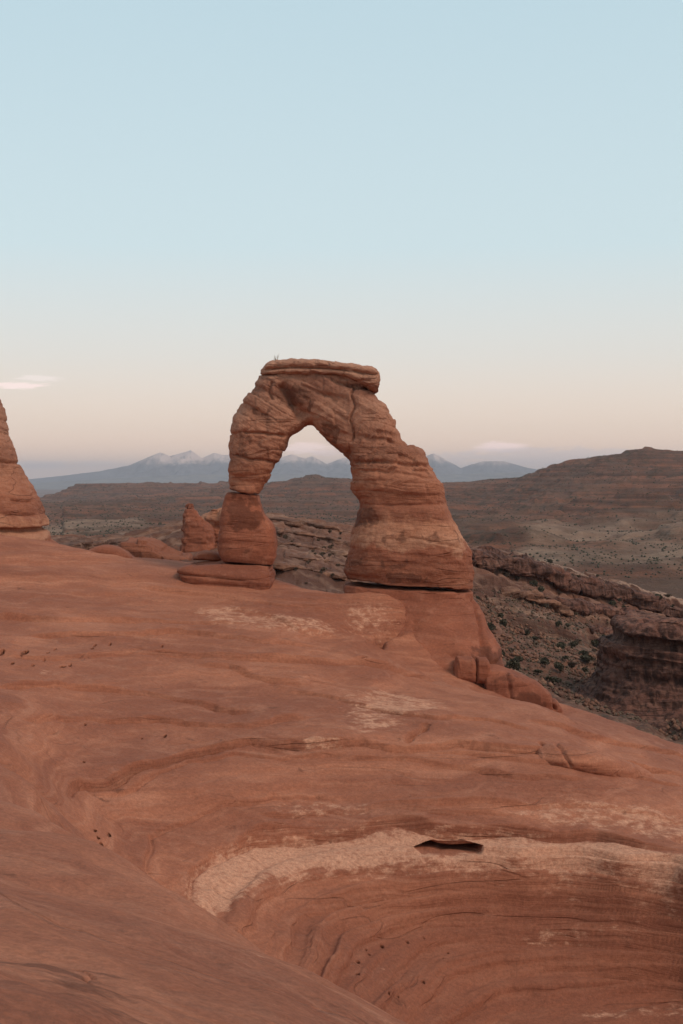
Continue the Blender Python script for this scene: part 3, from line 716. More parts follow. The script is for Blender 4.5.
# left butte, partly outside the frame
lb = [((-38, 386), (-10, 385), 1.3), ((-46, 396), (-1.5, 396), 1.6), ((-50, 406), (2.5, 405), 2.0), ((-58, 416), (5, 416), 2.3), ((-66, 430), (7, 430), 2.7), ((-72, 440), (9, 440), 3.0), ((-80, 452), (14, 454), 3.3), ((-86, 461), (18, 463), 3.6), ((-92, 468), (19, 470), 3.8), ((-96, 476), (25, 480), 4.0),
      ((-104, 488), (33, 492), 4.4), ((-110, 500), (38, 504), 4.8), ((-116, 512), (43, 516), 5.2), ((-118, 524), (46, 525.5), 5.4), ((-122, 529), (45, 530), 5.4), ((-128, 536), (50, 540), 5.6), ((-130, 548), (60, 552), 5.8), ((-130, 565), (68, 568), 5.8)]
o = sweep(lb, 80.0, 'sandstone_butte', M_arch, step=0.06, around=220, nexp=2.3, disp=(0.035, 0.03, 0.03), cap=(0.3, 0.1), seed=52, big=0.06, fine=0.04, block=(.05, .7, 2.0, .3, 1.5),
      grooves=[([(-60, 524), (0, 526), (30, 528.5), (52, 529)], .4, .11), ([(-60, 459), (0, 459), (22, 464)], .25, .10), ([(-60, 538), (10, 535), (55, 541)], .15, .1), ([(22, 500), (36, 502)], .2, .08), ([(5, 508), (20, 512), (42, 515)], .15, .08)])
props(o, 'large layered orange butte tapering upward, cut off by the left frame edge', 'rock butte')

# spire behind the left leg
sp = [((187, 507.5), (193, 507), .6), ((185, 512), (197, 513), 1.0), ((184, 519), (202, 519), 1.3), ((183, 528), (210, 526), 1.6), ((182, 545), (214, 545), 1.9), ((180, 560), (216, 560), 2.1), ((178, 585), (218, 585), 2.3)]
o = sweep(sp, 104.0, 'rock_spire', M_arch_low, step=0.08, around=80, nexp=4.2, disp=(0.04, 0.05, 0.03), cap=(0.12, 0.1), seed=64, big=0.12, fine=0.09, block=(.16, .9, .9, 1, -10))
props(o, 'jagged red rock fin with a pointed left tip behind the left leg of the arch', 'rock spire')
sp = [((212, 511), (224, 510), .8), ((203, 518), (232, 517), 1.2), ((201, 526), (236, 526), 1.4), ((200, 545), (240, 545), 1.6), ((198, 580), (244, 580), 1.8)]
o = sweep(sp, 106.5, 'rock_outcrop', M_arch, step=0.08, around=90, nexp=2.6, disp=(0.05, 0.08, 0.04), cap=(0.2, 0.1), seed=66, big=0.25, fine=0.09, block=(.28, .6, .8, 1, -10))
props(o, 'lumpy blunt rock knob between the jagged fin and the left leg of the arch', 'rock')

def boulder(name, px0, px1, py0, py1, D, depth, mat, label, cat='boulder', group=None, seed=1, nexp=2.6, tilt=0.0, big=.08, disp=(0.05, 0.04, 0.015), stains=(), grooves=(), prof=None, block=None):
    n = 9; pairs = []
    for i in range(n):
        t = i / (n - 1); x = px0 + (px1 - px0) * t
        hgt = (math.sin(math.pi * (0.06 + 0.88 * t)) ** .55) if prof is None else np.interp(t, prof[0], prof[1])
        mid = (py0 + py1) / 2 + tilt * (t - .5); hh = (py1 - py0) / 2
        pairs.append(((x, py1 + tilt * (t - .5) - 2 * hh * hgt), (x, py1 + tilt * (t - .5) + 1.0), depth * (0.4 + 0.6 * hgt)))
    o = sweep(pairs, D, name, mat, step=0.05, around=90, nexp=nexp, disp=disp, cap=(0.12, 0.12), seed=seed, big=big, fine=0.02, stains=stains, grooves=grooves, block=block)
    return props(o, label, cat, group)
boulder('lens_boulder', 85, 132, 545, 560, 75.5, 1.3, M_arch_low, 'low flat lens shaped boulder on the shelf right of the left butte', seed=71, tilt=3)
boulder('small_boulder', -3, 3.5, 543.5, 550, 73, 0.4, M_butte, 'small dark stone at the left frame edge below the butte', seed=72)
boulder('flat_slab', 196, 222, 551, 559, 73.5, 1.0, M_arch_low, 'thin dark slab lying on the plinth left of the arch leg block', cat='rock slab', seed=73, nexp=3.5, tilt=2)
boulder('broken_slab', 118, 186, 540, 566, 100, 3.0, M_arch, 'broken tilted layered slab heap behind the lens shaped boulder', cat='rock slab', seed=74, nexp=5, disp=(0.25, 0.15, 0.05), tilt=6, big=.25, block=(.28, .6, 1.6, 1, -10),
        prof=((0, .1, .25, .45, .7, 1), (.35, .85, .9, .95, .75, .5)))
boulder('foot_block', 455, 474, 657, 681, 65.2, 0.75, M_arch_low, 'squarish block at the foot of the right plinth, left of its twin', cat='rock block', seed=75, nexp=4.5, prof=((0, .1, .9, 1), (.8, 1, 1, .9)), big=.03, disp=(0.02, .02, .01), group='blocks at the foot of the right plinth')
boulder('foot_block', 475.5, 488, 658, 682, 65.2, 0.75, M_arch_low, 'narrow block beside the long boulder at the right plinth foot', cat='rock block', seed=76, nexp=4.5, prof=((0, .1, .9, 1), (.8, 1, 1, .9)), big=.03, disp=(0.02, .02, .01), group='blocks at the foot of the right plinth')
boulder('long_boulder', 484, 558, 664, 710, 65.8, 1.5, M_arch_low, 'long low boulder with dark hollow running down from the right plinth', seed=77, nexp=3.4,
        prof=((0, .08, .3, .55, .72, .9, .96, 1), (.95, .98, .92, .72, .62, .34, .2, .1)), stains=[(522, 694, 14, 6, .85), (500, 680, 16, 10, .5), (536, 700, 6, 3, .5)], grooves=[([(505, 668), (507, 690), (508, 700)], .15, .08), ([(551, 692), (552, 708)], .35, .07)])

wp = []
for i in range(12):
    t = i / 11; px = 541 + 108 * t; bot = 757 + 17 * t + 3 * math.sin(t * 3)
    hx_, hy_ = hit(px, bot, 44, 60)
    hgt = 19 * (math.sin(math.pi * (.10 + .88 * t ** .8)) ** .7)
    wp.append(((px, bot - hgt), (px, bot + 8), .4 + .8 * (hgt / 19), 0, hy_ + .15 + .3 * (hgt / 19)))
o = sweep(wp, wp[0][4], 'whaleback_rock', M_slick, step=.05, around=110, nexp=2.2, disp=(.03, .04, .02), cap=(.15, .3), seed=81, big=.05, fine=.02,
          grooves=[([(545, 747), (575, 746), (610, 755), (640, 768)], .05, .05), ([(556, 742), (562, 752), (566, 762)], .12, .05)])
props(o, 'low elongated whaleback of orange rock on the shelf near the right edge', 'rock hump')

# ------------------------------------------------------------------ middle distance: ridge with ledgy crest and shrubby slope
RC = []
def rc(*a):
    for (px, py, D) in a: RC.append(tuple(at(px, py, D)))
rc((100, 560, 95), (100, 545, 125), (40, 545, 150), (-60, 545, 160), (150, 552, 118), (160, 536, 128), (150, 534, 140), (80, 540, 150),
   (200, 575, 95), (200, 545, 118), (200, 520, 138), (210, 514, 150), (275, 582, 98), (275, 550, 118), (270, 530, 132), (272, 515, 148), (310, 590, 98), (310, 555, 118), (315, 522, 146),
   (355, 602, 98), (352, 570, 116), (355, 530, 148), (420, 620, 100), (420, 560, 140), (420, 537, 158), (480, 547, 170), (480, 556, 166), (480, 600, 150), (500, 655, 128), (490, 640, 132),
   (530, 556, 176), (530, 566, 172), (530, 620, 150), (560, 568, 182), (560, 580, 177), (555, 650, 140), (560, 698, 118), (540, 690, 122), (600, 705, 118), (580, 680, 128),
   (620, 582, 190), (620, 596, 184), (600, 640, 155), (683, 603, 200), (683, 620, 192), (683, 650, 168), (683, 720, 125), (640, 715, 118), (683, 742, 108), (600, 716, 104), (560, 712, 100), (780, 640, 200), (780, 660, 180), (780, 740, 120), (900, 700, 200), (900, 770, 110))
for (px, py, D) in [(-60, 545, 160), (80, 540, 150), (150, 534, 140), (210, 514, 150), (272, 515, 148), (315, 522, 146), (355, 530, 148), (420, 537, 158), (480, 547, 170), (530, 556, 176), (560, 568, 182), (620, 582, 190), (683, 603, 200), (780, 640, 205), (900, 700, 200)]:
    p = at(px, py, D); RC.append((p[0] * 1.04, p[1] + 10, p[2] - 3)); RC.append((p[0] * 1.2, p[1] + 40, p[2] - 18)); RC.append((p[0] * 1.5, p[1] + 90, p[2] - 30))
RC = np.array(RC); base_ridge = TPS(RC[:, :2], RC[:, 2], 1e-4)
cx_ = np.array([at(px, 0, D)[0] for px, D in ((-60, 160), (80, 150), (150, 140), (210, 150), (272, 148), (315, 146), (355, 148), (420, 158), (480, 170), (530, 176), (560, 182), (620, 190), (683, 200), (780, 205), (900, 200))])
cz_ = np.array([(HORIZON - py) / F * D for py, D in ((545, 160), (540, 150), (534, 140), (514, 150), (515, 148), (522, 146), (530, 148), (537, 158), (547, 170), (556, 176), (568, 182), (582, 190), (603, 200), (640, 205), (700, 200))])
def ridge_z(X, Y):
    Z = base_ridge(X, Y)
    crest = np.interp(X, cx_, cz_)
    s = crest - Z + 0.8 * noise(X * .03, Y * .03, 0, 81) + .3 * noise(X * .12, Y * .12, 0, 82)
    on = sstep(-14, -4, crest - Z + 10) * sstep(0, 3, Y - 92)
    s = s + .5 * noise(X * .35, Y * .2, 0, 83)
    right = sstep(12, 20, X)
    T1 = np.interp(s, [-3, 0, 1.3, 1.7, 3.4, 3.8, 6.0, 6.3, 9, 9.3, 13, 13.3, 18, 40], [-3, 0, .2, 2.9, 3.2, 5.2, 5.7, 7.3, 8.0, 9.4, 11.8, 13.2, 18, 40])
    T2 = np.interp(s, [-3, 0, .7, .8, 1.5, 1.6, 2.5, 2.65, 3.3, 3.4, 4.4, 4.6, 6, 40], [-3, 0, .1, .8, .9, 1.7, 1.8, 2.7, 2.8, 3.4, 3.6, 4.6, 6, 40])
    T = T2 + (T1 - T2) * right
    top = (1 - right) * .75 + right * (0.25 + 0.75 * sstep(13, 6, s) * (s > -2))
    Z2 = Z - (T - s) * top * on
    Z2 = Z2 + on * (0.5 * fbm(X * .09, Y * .06, 0, 4, .5, 84) + 0.18 * fbm(X * .6, Y * .5, 0, 3, .55, 85)) + on * right * sstep(2, 8, s) * 0.7 * np.abs(noise(X * .16, Y * .05, 0, 86)) * -1
    # the long crack lines of the slab seen through the arch
    lay = np.tanh(5 * noise(X * .03, Y * .03, s * 1.3, 87))
    bv, bj = blocky(X, Y, s * 1.0, 88, 1.1, 2.6)
    rock = (1 - right) * .55 + right * sstep(9, 4, s + 2 * noise(X * .1, Y * .1, 0, 89))
    return Z2 + on * .16 * lay + on * rock * (.32 * bv - .25 * bj) + on * .10 * fbm(X * 1.6, Y * 1.2, 0, 2, .6, 90)
U2 = np.r_[np.linspace(-.75, -.26, 40, endpoint=False), np.linspace(-.26, .30, 820), np.linspace(.31, .9, 50)]
R2 = rows((88, 104, 1.2), (104, 120, .4), (120, 160, .22), (160, 205, .18), (205, 300, 2.5))
X2 = U2[None] * R2[:, None]; Y2 = np.broadcast_to(R2[:, None], X2.shape).copy(); Z2 = ridge_z(X2, Y2)
crest2 = np.interp(X2, cx_, cz_); s2 = crest2 - Z2
sl2 = np.abs(np.gradient(Z2, axis=0) / np.gradient(Y2, axis=0)); cliff2 = sstep(.7, 1.8, sl2) * sstep(300, 200, Y2)
pale2 = 0.55 * sstep(1.6, -.5, s2) * sstep(16, 24, X2)
nb = NB("ridge_slope_rock_and_scrub")
_cx = nb.n.new('ShaderNodeCombineXYZ'); _xyz = nb.sepz(nb.pos)
nb.put(_cx.inputs[0], _xyz[0]); nb.put(_cx.inputs[1], _xyz[1]); nb.put(_cx.inputs[2], nb.math('ADD', nb.attr('bed'), nb.math('MULTIPLY', nb.noise(nb.pos, .15, 3), 1.5)))
_bed = _cx.outputs[0]
_f = nb.noise(nb.mapping(_bed, (.10, .10, 2.2)), 1.0, 6, .66); _c = nb.noise(nb.mapping(_bed, (.03, .03, .45)), 1.0, 3, .5)
_g = nb.n.new('ShaderNodeNewGeometry'); _nz = nb.sepz(_g.outputs['Normal'])[2]
_col = nb.mix(nb.range(_c, .38, .62), (0.195, 0.086, 0.054), (0.115, 0.054, 0.037))
_col = nb.mix(nb.math('MULTIPLY', nb.range(_f, .5, .32), .6), _col, (0.38, 0.225, 0.15))
_col = nb.mix(nb.math('MULTIPLY', nb.range(_f, .5, .68), .7), _col, (0.13, 0.062, 0.044))
_col = nb.mix(nb.math('MULTIPLY', nb.range(nb.noise(nb.pos, .5, 5, .6), .48, .66), .5), _col, (0.31, 0.18, 0.125))
_vs = nb.noise(nb.mapping(nb.pos, (.9, .9, .15)), 1.0, 5, .65)
_col = nb.mix(nb.math('MULTIPLY', nb.attr('cliff'), nb.range(_vs, .35, .6, .25, .85)), _col, (0.075, 0.036, 0.026))
_dots = nb.range(nb.voronoi(nb.pos, 1.1), .34, .22)
_veg = nb.math('MULTIPLY', nb.attr('veg'), nb.math('MULTIPLY', _dots, nb.range(nb.noise(nb.pos, .12, 3), .42, .56)))
_col = nb.mix(nb.math('MULTIPLY', _veg, .8), _col, (0.062, 0.060, 0.040))
_veg2 = nb.math('MULTIPLY', nb.attr('veg'), nb.range(nb.noise(nb.pos, 1.3, 6, .78), .49, .58))
_col = nb.mix(nb.math('MULTIPLY', _veg2, .75), _col, (0.085, 0.064, 0.047))
_col = nb.mix(nb.math('MULTIPLY', nb.math('MULTIPLY', nb.range(nb.noise(nb.pos, 2.1, 5, .75), .55, .66), nb.attr('veg')), .5), _col, (0.28, 0.17, 0.115))
_col = nb.mix(nb.math('MULTIPLY', nb.range(nb.math('ADD', nb.attr('pale'), nb.math('MULTIPLY', nb.noise(nb.pos, .8, 4, .6), .5)), .5, .85), .7), _col, (0.42, 0.28, 0.20))
M_slope = nb.finish(_col, nb.math('ADD', nb.math('MULTIPLY', _f, .8), nb.noise(nb.pos, 1.4, 6, .68)), .30, .92, .15)
veg2 = sstep(14, 20, X2) * sstep(3.0, 5.5, s2)
o = mesh_obj("ridge", np.stack([X2, Y2, Z2], -1), grid_faces(*X2.shape), M_slope, attrs={'pale': pale2 * (1 - cliff2), 'veg': veg2 * (1 - cliff2), 'cliff': cliff2, 'bed': s2})
props(o, 'ledgy sandstone ridge with scrub covered slope behind the arch', 'ridge', kind='structure')

def band(name, xs, off0, off1, hd, seed, label, mat, amp, hz, wx, big=.3, back=.6, step=.16, taper=True):
    pairs = []
    pys = dict(zip((-60, 80, 150, 210, 272, 315, 355, 420, 480, 530, 560, 620, 683, 780, 900), (545, 540, 534, 514, 515, 522, 530, 537, 547, 556, 568, 582, 603, 640, 700)))
    for i, px in enumerate(xs):
        cy = np.interp(px, list(pys), list(pys.values()))
        D = np.linspace(98, 206, 500); X = (px - 341.5) / F * D; Z = (HORIZON - (cy + off1)) / F * D
        d = Z - ridge_z(X, D); k = np.nonzero((d[:-1] > 0) & (d[1:] <= 0))[0]
        Dc = (D[k[0]] if len(k) else 180) + hd * back
        sc_ = Dc / (Dc - hd)
        t = (math.sin(math.pi * (i + .5) / len(xs)) ** .5 if taper else 1) * (1 + .12 * math.sin(i * 2.3 + seed))
        h = max(2.0, (off1 - off0) * t)
        pairs.append(((px, cy + off1 - h), (px, cy + off1 + 3), hd * (.7 + .3 * t), 0, Dc))
    D0 = pairs[0][4]
    o = sweep(pairs, D0, name, mat, step=step, around=90, nexp=4.5, disp=(.12, .12, .04), cap=(.3, .3), seed=seed, big=big, fine=.05, block=(amp, hz, wx, 1, -99))
    return props(o, label, 'ledges', kind='structure')
band('cliff', list(range(472, 760, 12)), 4, 17, 3.0, 11, 'broken dark cliff band under the crest of the ridge', M_butte, .50, .9, 2.4, big=.22, taper=False)
band('cliff', list(range(536, 760, 12)), 26, 36, 2.4, 12, 'second dark ledge band below the crest cliff', M_butte, .45, .7, 2.2, big=.25)
band('cliff', list(range(500, 580, 10)), 34, 42, 2.0, 13, 'short ledge on the slope right of the arch leg', M_ridge, .4, .6, 1.8, big=.4)
band('cliff', list(range(590, 740, 12)), 46, 54, 2.0, 14, 'lower ledge band above the dark butte', M_butte, .4, .7, 2.0, big=.4)
for q_, (xa, xb, o0, o1) in enumerate([(262, 372, 1, 4), (262, 372, 12, 15), (256, 366, 24, 27), (290, 372, 35, 38), (258, 372, 46, 49), (40, 150, 3, 7)]):
    band('rock_ledge', list(range(xa, xb, 9)), o0, o1, 1.3, 21 + q_, 'thin sandstone ledge on the slab behind the arch', M_ridge, .10, .22, 1.6, big=.10, step=.12)

# dark varnished butte on the right
rb = [((627, 617.5), (830, 640), 5.0, 0), ((615, 620), (835, 646), 6.0, 0), ((610, 627), (838, 652), 6.5, 0), ((612, 634), (838, 659), 6.2, 0.3), ((606, 637), (842, 664), 7.0, 0), ((605, 645), (845, 672), 6.6, 0), ((601, 653), (848, 682), 6.7, 0),
      ((597, 666), (852, 694), 7.0, 0), ((595, 680), (856, 708), 7.3, -.2), ((590, 690), (860, 720), 8.0, -.5), ((582, 700), (866, 732), 9.0, -1), ((574, 712), (872, 744), 10.5, -2), ((566, 730), (880, 760), 12, -3)]
o = sweep(rb, 122.0, 'dark_butte', M_butte, step=0.09, around=420, nexp=3.0, disp=(0.35, 0.20, 0.06), cap=(0.35, 0.1), seed=91, big=0.45, fine=0.10, freq=.7,
      grooves=[([(600, 636), (640, 638), (683, 646), (720, 652)], .6, .3), ([(646, 620), (648, 634)], .5, .2), ([(600, 652), (640, 654), (683, 662)], .3, .2)])
props(o, 'dark streaked flat topped butte in the valley at the right edge', 'rock butte')

# ------------------------------------------------------------------ far hills and mesas
HC = []
def hc(*a):
    for (px, py, D) in a: HC.append(((px - 341.5) / F, math.log(D), (HORIZON - py) / F * D))
hc((-200, 590, 300), (0, 590, 300), (200, 600, 300), (400, 640, 300), (600, 650, 300), (800, 700, 300), (1100, 700, 300),
   (50, 552, 520), (100, 536, 650), (200, 532, 700), (-100, 545, 600), (150, 520, 950), (60, 530, 800), (200, 512, 1100), (100, 512, 1200), (60, 504, 1700), (150, 500, 1700), (-100, 505, 1500), (0, 504, 1500),
   (70, 497, 2300), (100, 492, 2300), (200, 491, 2300), (75, 486, 2500), (130, 484.5, 2500), (230, 483, 2500), (270, 484, 2500), (20, 503, 2500), (-100, 503, 2500), (-300, 500, 2500),
   (280, 520, 900), (300, 500, 1400), (285, 492, 1700), (312, 475, 1900), (300, 478, 1900), (330, 478.5, 1900), (355, 480, 1900), (390, 484, 1900), (340, 510, 1200), (330, 530, 700), (400, 540, 700), (400, 500, 1400),
   (450, 530, 800), (500, 540, 640), (520, 535, 700), (480, 515, 1000), (440, 500, 1300), (440, 484, 1750), (480, 480.5, 1700), (520, 478, 1650), (540, 470, 1600), (560, 463, 1580), (590, 459, 1550), (620, 454, 1520), (645, 450.5, 1500), (683, 452, 1500), (760, 455, 1500), (900, 470, 1500), (1200, 480, 1500),
   (480, 495, 1400), (540, 490, 1300), (600, 480, 1250), (683, 475, 1250), (540, 515, 950), (600, 510, 950), (683, 505, 950), (560, 540, 680), (600, 535, 720), (640, 528, 760), (683, 530, 720), (620, 560, 560), (683, 575, 500), (580, 558, 560), (780, 540, 700), (780, 490, 1200), (1000, 540, 800))
for (px, py, D) in [(-300, 500, 2500), (20, 503, 2500), (75, 486, 2550), (130, 484.5, 2550), (230, 483, 2550), (312, 475, 1950), (390, 484, 1950), (480, 480.5, 1750), (560, 463, 1650), (683, 452, 1560), (900, 470, 1560), (1200, 480, 1560)]:
    HC.append(((px - 341.5) / F, math.log(D * 1.25), (HORIZON - py) / F * D - 25)); HC.append(((px - 341.5) / F, math.log(D * 1.7), -64))
HC = np.array(HC); base_hill = TPS(HC[:, :2] * np.array([3.0, 1.0]), HC[:, 2], 1e-4)
def hill_z(U, D):
    Z = base_hill(U * 3.0, np.log(D)); X = U * D
    r = (D / 1200)
    amp = sstep(300, 700, D) * sstep(4200, 2600, D)
    gull = np.abs(noise(X / 110, D / 170, 0, 101)) + .5 * np.abs(noise(X / 45, D / 75, 0, 102)) + .25 * np.abs(noise(X / 20, D / 32, 0, 103))
    Z = Z + amp * (6 - 19 * gull) * (0.35 + .65 * sstep(-42, -15, Z)) * sstep(0, 6, np.abs(crest_gap(U, Z)))
    # stepped beds
    k = np.floor(Z / 5.0); f = Z / 5.0 - k
    Z = Z + amp * .6 * (5.0 * (k + sstep(.2, .6, f)) - Z)
    # knobby badlands at the foot of the mesa
    bl = sstep(450, 600, D) * sstep(950, 800, D) * sstep(.08, .13, U)
    Z = Z + bl * 4.5 * np.abs(noise(X / 38, D / 55, 0, 105)) + amp * .6 * fbm(X / 14, D / 20, 0, 3, .6, 106)
    return np.maximum(Z, -66)
def crest_gap(U, Z):
    py = np.interp(U * F + 341.5, [-300, 60, 66, 76, 130, 230, 270, 285, 300, 312, 330, 355, 390, 440, 480, 520, 540, 560, 590, 620, 645, 683, 760, 900], [503, 503, 497, 486, 484.5, 483, 484, 482, 478, 475, 478.5, 480, 484, 484, 480.5, 478, 470, 463, 459, 454, 450.5, 452, 455, 470])
    return (HORIZON - py) / F * 1700 - Z
U3 = np.r_[np.linspace(-1.0, -.27, 60, endpoint=False), np.linspace(-.27, .27, 760), np.linspace(.28, 1.0, 60)]
R3 = np.exp(np.linspace(math.log(290), math.log(4600), 620))
UU, DD = np.broadcast_arrays(U3[None], R3[:, None]); Z3 = hill_z(UU, DD)
nb = NB("desert_hills")
_z = nb.sepz(nb.pos)[2]
_bed = nb.mapping(nb.pos, (.006, .006, .32))
_b = nb.noise(_bed, 1.0, 5, .6, .4)
_m = nb.noise(nb.pos, .012, 6, .65)
_col = nb.mix(nb.range(_b, .38, .62), (0.27, 0.112, 0.064), (0.135, 0.064, 0.040))
_col = nb.mix(nb.math('MULTIPLY', nb.range(_m, .45, .65), .6), _col, (0.18, 0.110, 0.074))
_tan = nb.math('MULTIPLY', nb.range(nb.math('ADD', nb.attr('tan'), nb.math('SUBTRACT', nb.noise(nb.pos, .02, 5, .65), .5)), .35, .7), .85)
_col = nb.mix(_tan, _col, nb.mix(nb.range(nb.noise(nb.pos, .035, 5, .6), .4, .6), (0.38, 0.25, 0.17), (0.24, 0.15, 0.10)))
_d1 = nb.range(nb.voronoi(nb.mapping(nb.pos, (1, 1, 0.3)), .13), .40, .22)
_d2 = nb.range(nb.noise(nb.pos, .12, 6, .8), .47, .57)
_den = nb.range(nb.noise(nb.pos, .008, 5, .65), .40, .58, .25, 1.0)
_v = nb.math('MULTIPLY', nb.math('MAXIMUM', _d1, nb.math('MULTIPLY', _d2, .8)), _den)
_v = nb.math('MULTIPLY', _v, nb.range(_tan, .1, .8, .85, .35))
_col = nb.mix(_v, _col, (0.078, 0.056, 0.036))
M_hill = nb.finish(_col, nb.math('ADD', nb.noise(nb.pos, .05, 8, .75), nb.math('MULTIPLY', _b, .6)), 7.0, .95, .1)
X3 = UU * DD
PX = UU * F + 341.5; PYY = HORIZON - Z3 / DD * F
tan3 = sstep(450, 560, DD) * sstep(1000, 780, DD) * sstep(.09, .14, UU) * .62 + .60 * sstep(560, 640, DD) * sstep(1050, 850, DD) * sstep(-.10, -.15, UU) * sstep(-.25, -.2, UU)
o = mesh_obj("hills", np.stack([X3, DD, Z3], -1), grid_faces(*X3.shape), M_hill, attrs={'tan': tan3})
props(o, 'dark scrub dotted desert mesas and pale foothills across the valley', 'hills', kind='structure')

# ground sheet to the horizon
g = 30000.0
M_plain = plain_mat("valley_floor", (0.20, 0.13, 0.11), (0.12, 0.085, 0.075), .003)
a = np.linspace(-1, 1, 61); gx, gy = np.meshgrid(a * g, a * g)
gz = np.full(gx.shape, -64.0) 
o = mesh_obj("ground", np.stack([gx, gy, gz], -1), grid_faces(61, 61), M_plain)
props(o, 'flat desert valley floor reaching to the horizon', 'ground', kind='structure')

# mountains
def mountains(name, crest, D0, wid, seed, mat, label, rough=1.0):
    cu = np.array([(p[0] - 341.5) / F for p in crest]); ch = np.array([(HORIZON - p[1]) / F * D0 for p in crest])
    U = np.linspace(-.42, .42, 900); R = np.linspace(D0 - wid, D0 + wid, 160)
    UU, DD = np.broadcast_arrays(U[None], R[:, None]); X = UU * DD
    h = np.interp(UU, cu, ch)
    t = 1 - np.abs(DD - D0) / wid
    rid = np.abs(noise(X / 420, DD / 900, 0, seed)) + .5 * np.abs(noise(X / 190, DD / 380, 0, seed + 1)) + .25 * np.abs(noise(X / 80, DD / 160, 0, seed + 2)) + .12 * np.abs(noise(X / 36, DD / 70, 0, seed + 3))
    Z = -66 + (h + 66) * t ** .9 * (1 - rough * .75 * rid * sstep(1.0, .88, t)) + rough * 3 * sstep(10, 60, h) * noise(X / 60, 0, 0, seed + 6)
    o = mesh_obj(name, np.stack([X, DD, Z], -1), grid_faces(*X.shape), mat)
    return props(o, label, 'mountains', kind='structure')
nb = NB("mountain_rock")
_z = nb.sepz(nb.pos)[2]
_zz = nb.math('ADD', _z, nb.math('MULTIPLY', nb.math('SUBTRACT', nb.noise(nb.mapping(nb.pos, (1, .4, 1)), .006, 6, .65), .5), 190))
_col = nb.mix(nb.range(_zz, 105, 185), (0.14, 0.14, 0.15), (0.66, 0.50, 0.43))
_col = nb.mix(nb.math('MULTIPLY', nb.range(nb.noise(nb.mapping(nb.pos, (1, .25, .4)), .016, 6, .7), .5, .58), .45), _col, (0.09, .085, .085))
M_mount = nb.finish(_col, nb.noise(nb.pos, .01, 6, .65), 12, .95, .1)
mountains('mountains', [(-260, 487), (-60, 483), (20, 480), (60, 476), (100, 471), (130, 465), (148, 457), (160, 452), (170, 456), (180, 453), (191, 450), (202, 458), (214, 452.5), (224, 455), (234, 454), (250, 462), (270, 462), (281, 457), (292, 454), (305, 458.5), (312, 455.5), (327, 464), (340, 458.5), (347, 457), (370, 464), (400, 462), (420, 458), (434, 453), (445, 459), (461, 468), (472, 464), (483, 461), (504, 461), (525, 467), (545, 471), (580, 474), (640, 473), (700, 476), (950, 482)],
          13000, 2600, 201, M_mount, 'hazy blue mountain range with pale peaks on the horizon')
nb = NB("foothill_forest")
M_foot = nb.finish(nb.mix(nb.range(nb.noise(nb.pos, .01, 5, .6), .4, .6), (0.15, 0.15, 0.155), (0.21, 0.195, 0.18)), None, 1, .95, .1)
mountains('foothills', [(-260, 492), (-40, 488), (30, 484), (80, 480), (140, 477), (200, 474), (240, 476), (290, 473), (330, 477), (380, 476), (440, 474), (480, 473.5), (520, 472), (530, 474), (545, 478), (600, 480), (700, 482), (950, 490)],
          9500, 1600, 231, M_foot, 'low dark blue foothills in front of the mountain range', .6)

# ------------------------------------------------------------------ shrubs and junipers
rng = random.Random(5); nrg = np.random.default_rng(5)
def leaf_cloud(n, r, h, size, rnd):
    """many small leaf-clump faces through a lumpy crown"""
    V = []; Fc = []
    lobes = [(rnd.uniform(-.5, .5) * r, rnd.uniform(-.5, .5) * r, rnd.uniform(.3, .75) * h, rnd.uniform(.45, .75)) for _ in range(6)]
    for i in range(n):
        lx, ly, lz, lr = rnd.choice(lobes)
        a = rnd.uniform(0, 2 * math.pi); c = rnd.uniform(-1, 1); q = rnd.uniform(.55, 1.0) ** .5 * lr
        sx = math.sqrt(1 - c * c)
        p = np.array([lx + q * r * sx * math.cos(a), ly + q * r * sx * math.sin(a), max(.04 * h, lz + q * h * .5 * c)])
        d = np.array([rnd.gauss(0, 1) for _ in range(3)]); d /= np.linalg.norm(d)
        e = np.cross(d, [rnd.gauss(0, 1) for _ in range(3)]); e /= np.linalg.norm(e) + 1e-6
        s = size * rnd.uniform(.6, 1.4); k = len(V)
        V += [p - d * s, p + e * s * .6, p + d * s, p - e * s * .6]; Fc.append((k, k+1, k+2, k+3))
    return np.array(V), np.array(Fc)
def make_shrub(name, mat, n, r, h, size, seed, trunk=True):
    V, Fc = leaf_cloud(n, r, h, size, random.Random(seed))
    root = bpy.data.objects.new(name, None); COL.objects.link(root)
    mesh_obj('crown', V, Fc, mat, parent=root, smooth=False)
    n_ = 6; ring = []
    for j, (zz, rr) in enumerate(((-.3, .12), (.25 * h, .09), (.5 * h, .05))):
        for i in range(n_):
            ring.append((rr * math.cos(i * 2 * math.pi / n_) + .05 * j, rr * math.sin(i * 2 * math.pi / n_), zz))
    mesh_obj('trunk', ring, grid_faces(3, n_, wrap=True), M_wood, parent=root)
    return root
protos = [make_shrub('juniper_shrub', M_leaf, 420, .75, 1.25, .16, s) for s in (1, 2)] + [make_shrub('sage_shrub', M_sage, 300, .6, .6, .13, 3)]
used = [False] * 3
def place(pi, p, s, rz, label, group):
    pr = protos[pi]
    if not used[pi]: used[pi] = True; r = pr
    else:
        r = pr.copy(); COL.objects.link(r)
        for ch in pr.children:
            c = ch.copy(); COL.objects.link(c); c.parent = r
    r.location = p; r.scale = (s * rng.uniform(.75, 1.45), s * rng.uniform(.75, 1.3), s * rng.uniform(.65, 1.2)); r.rotation_euler = (0, 0, rz)
    props(r, label, 'shrub', group)
spots = []
rr_ = nrg
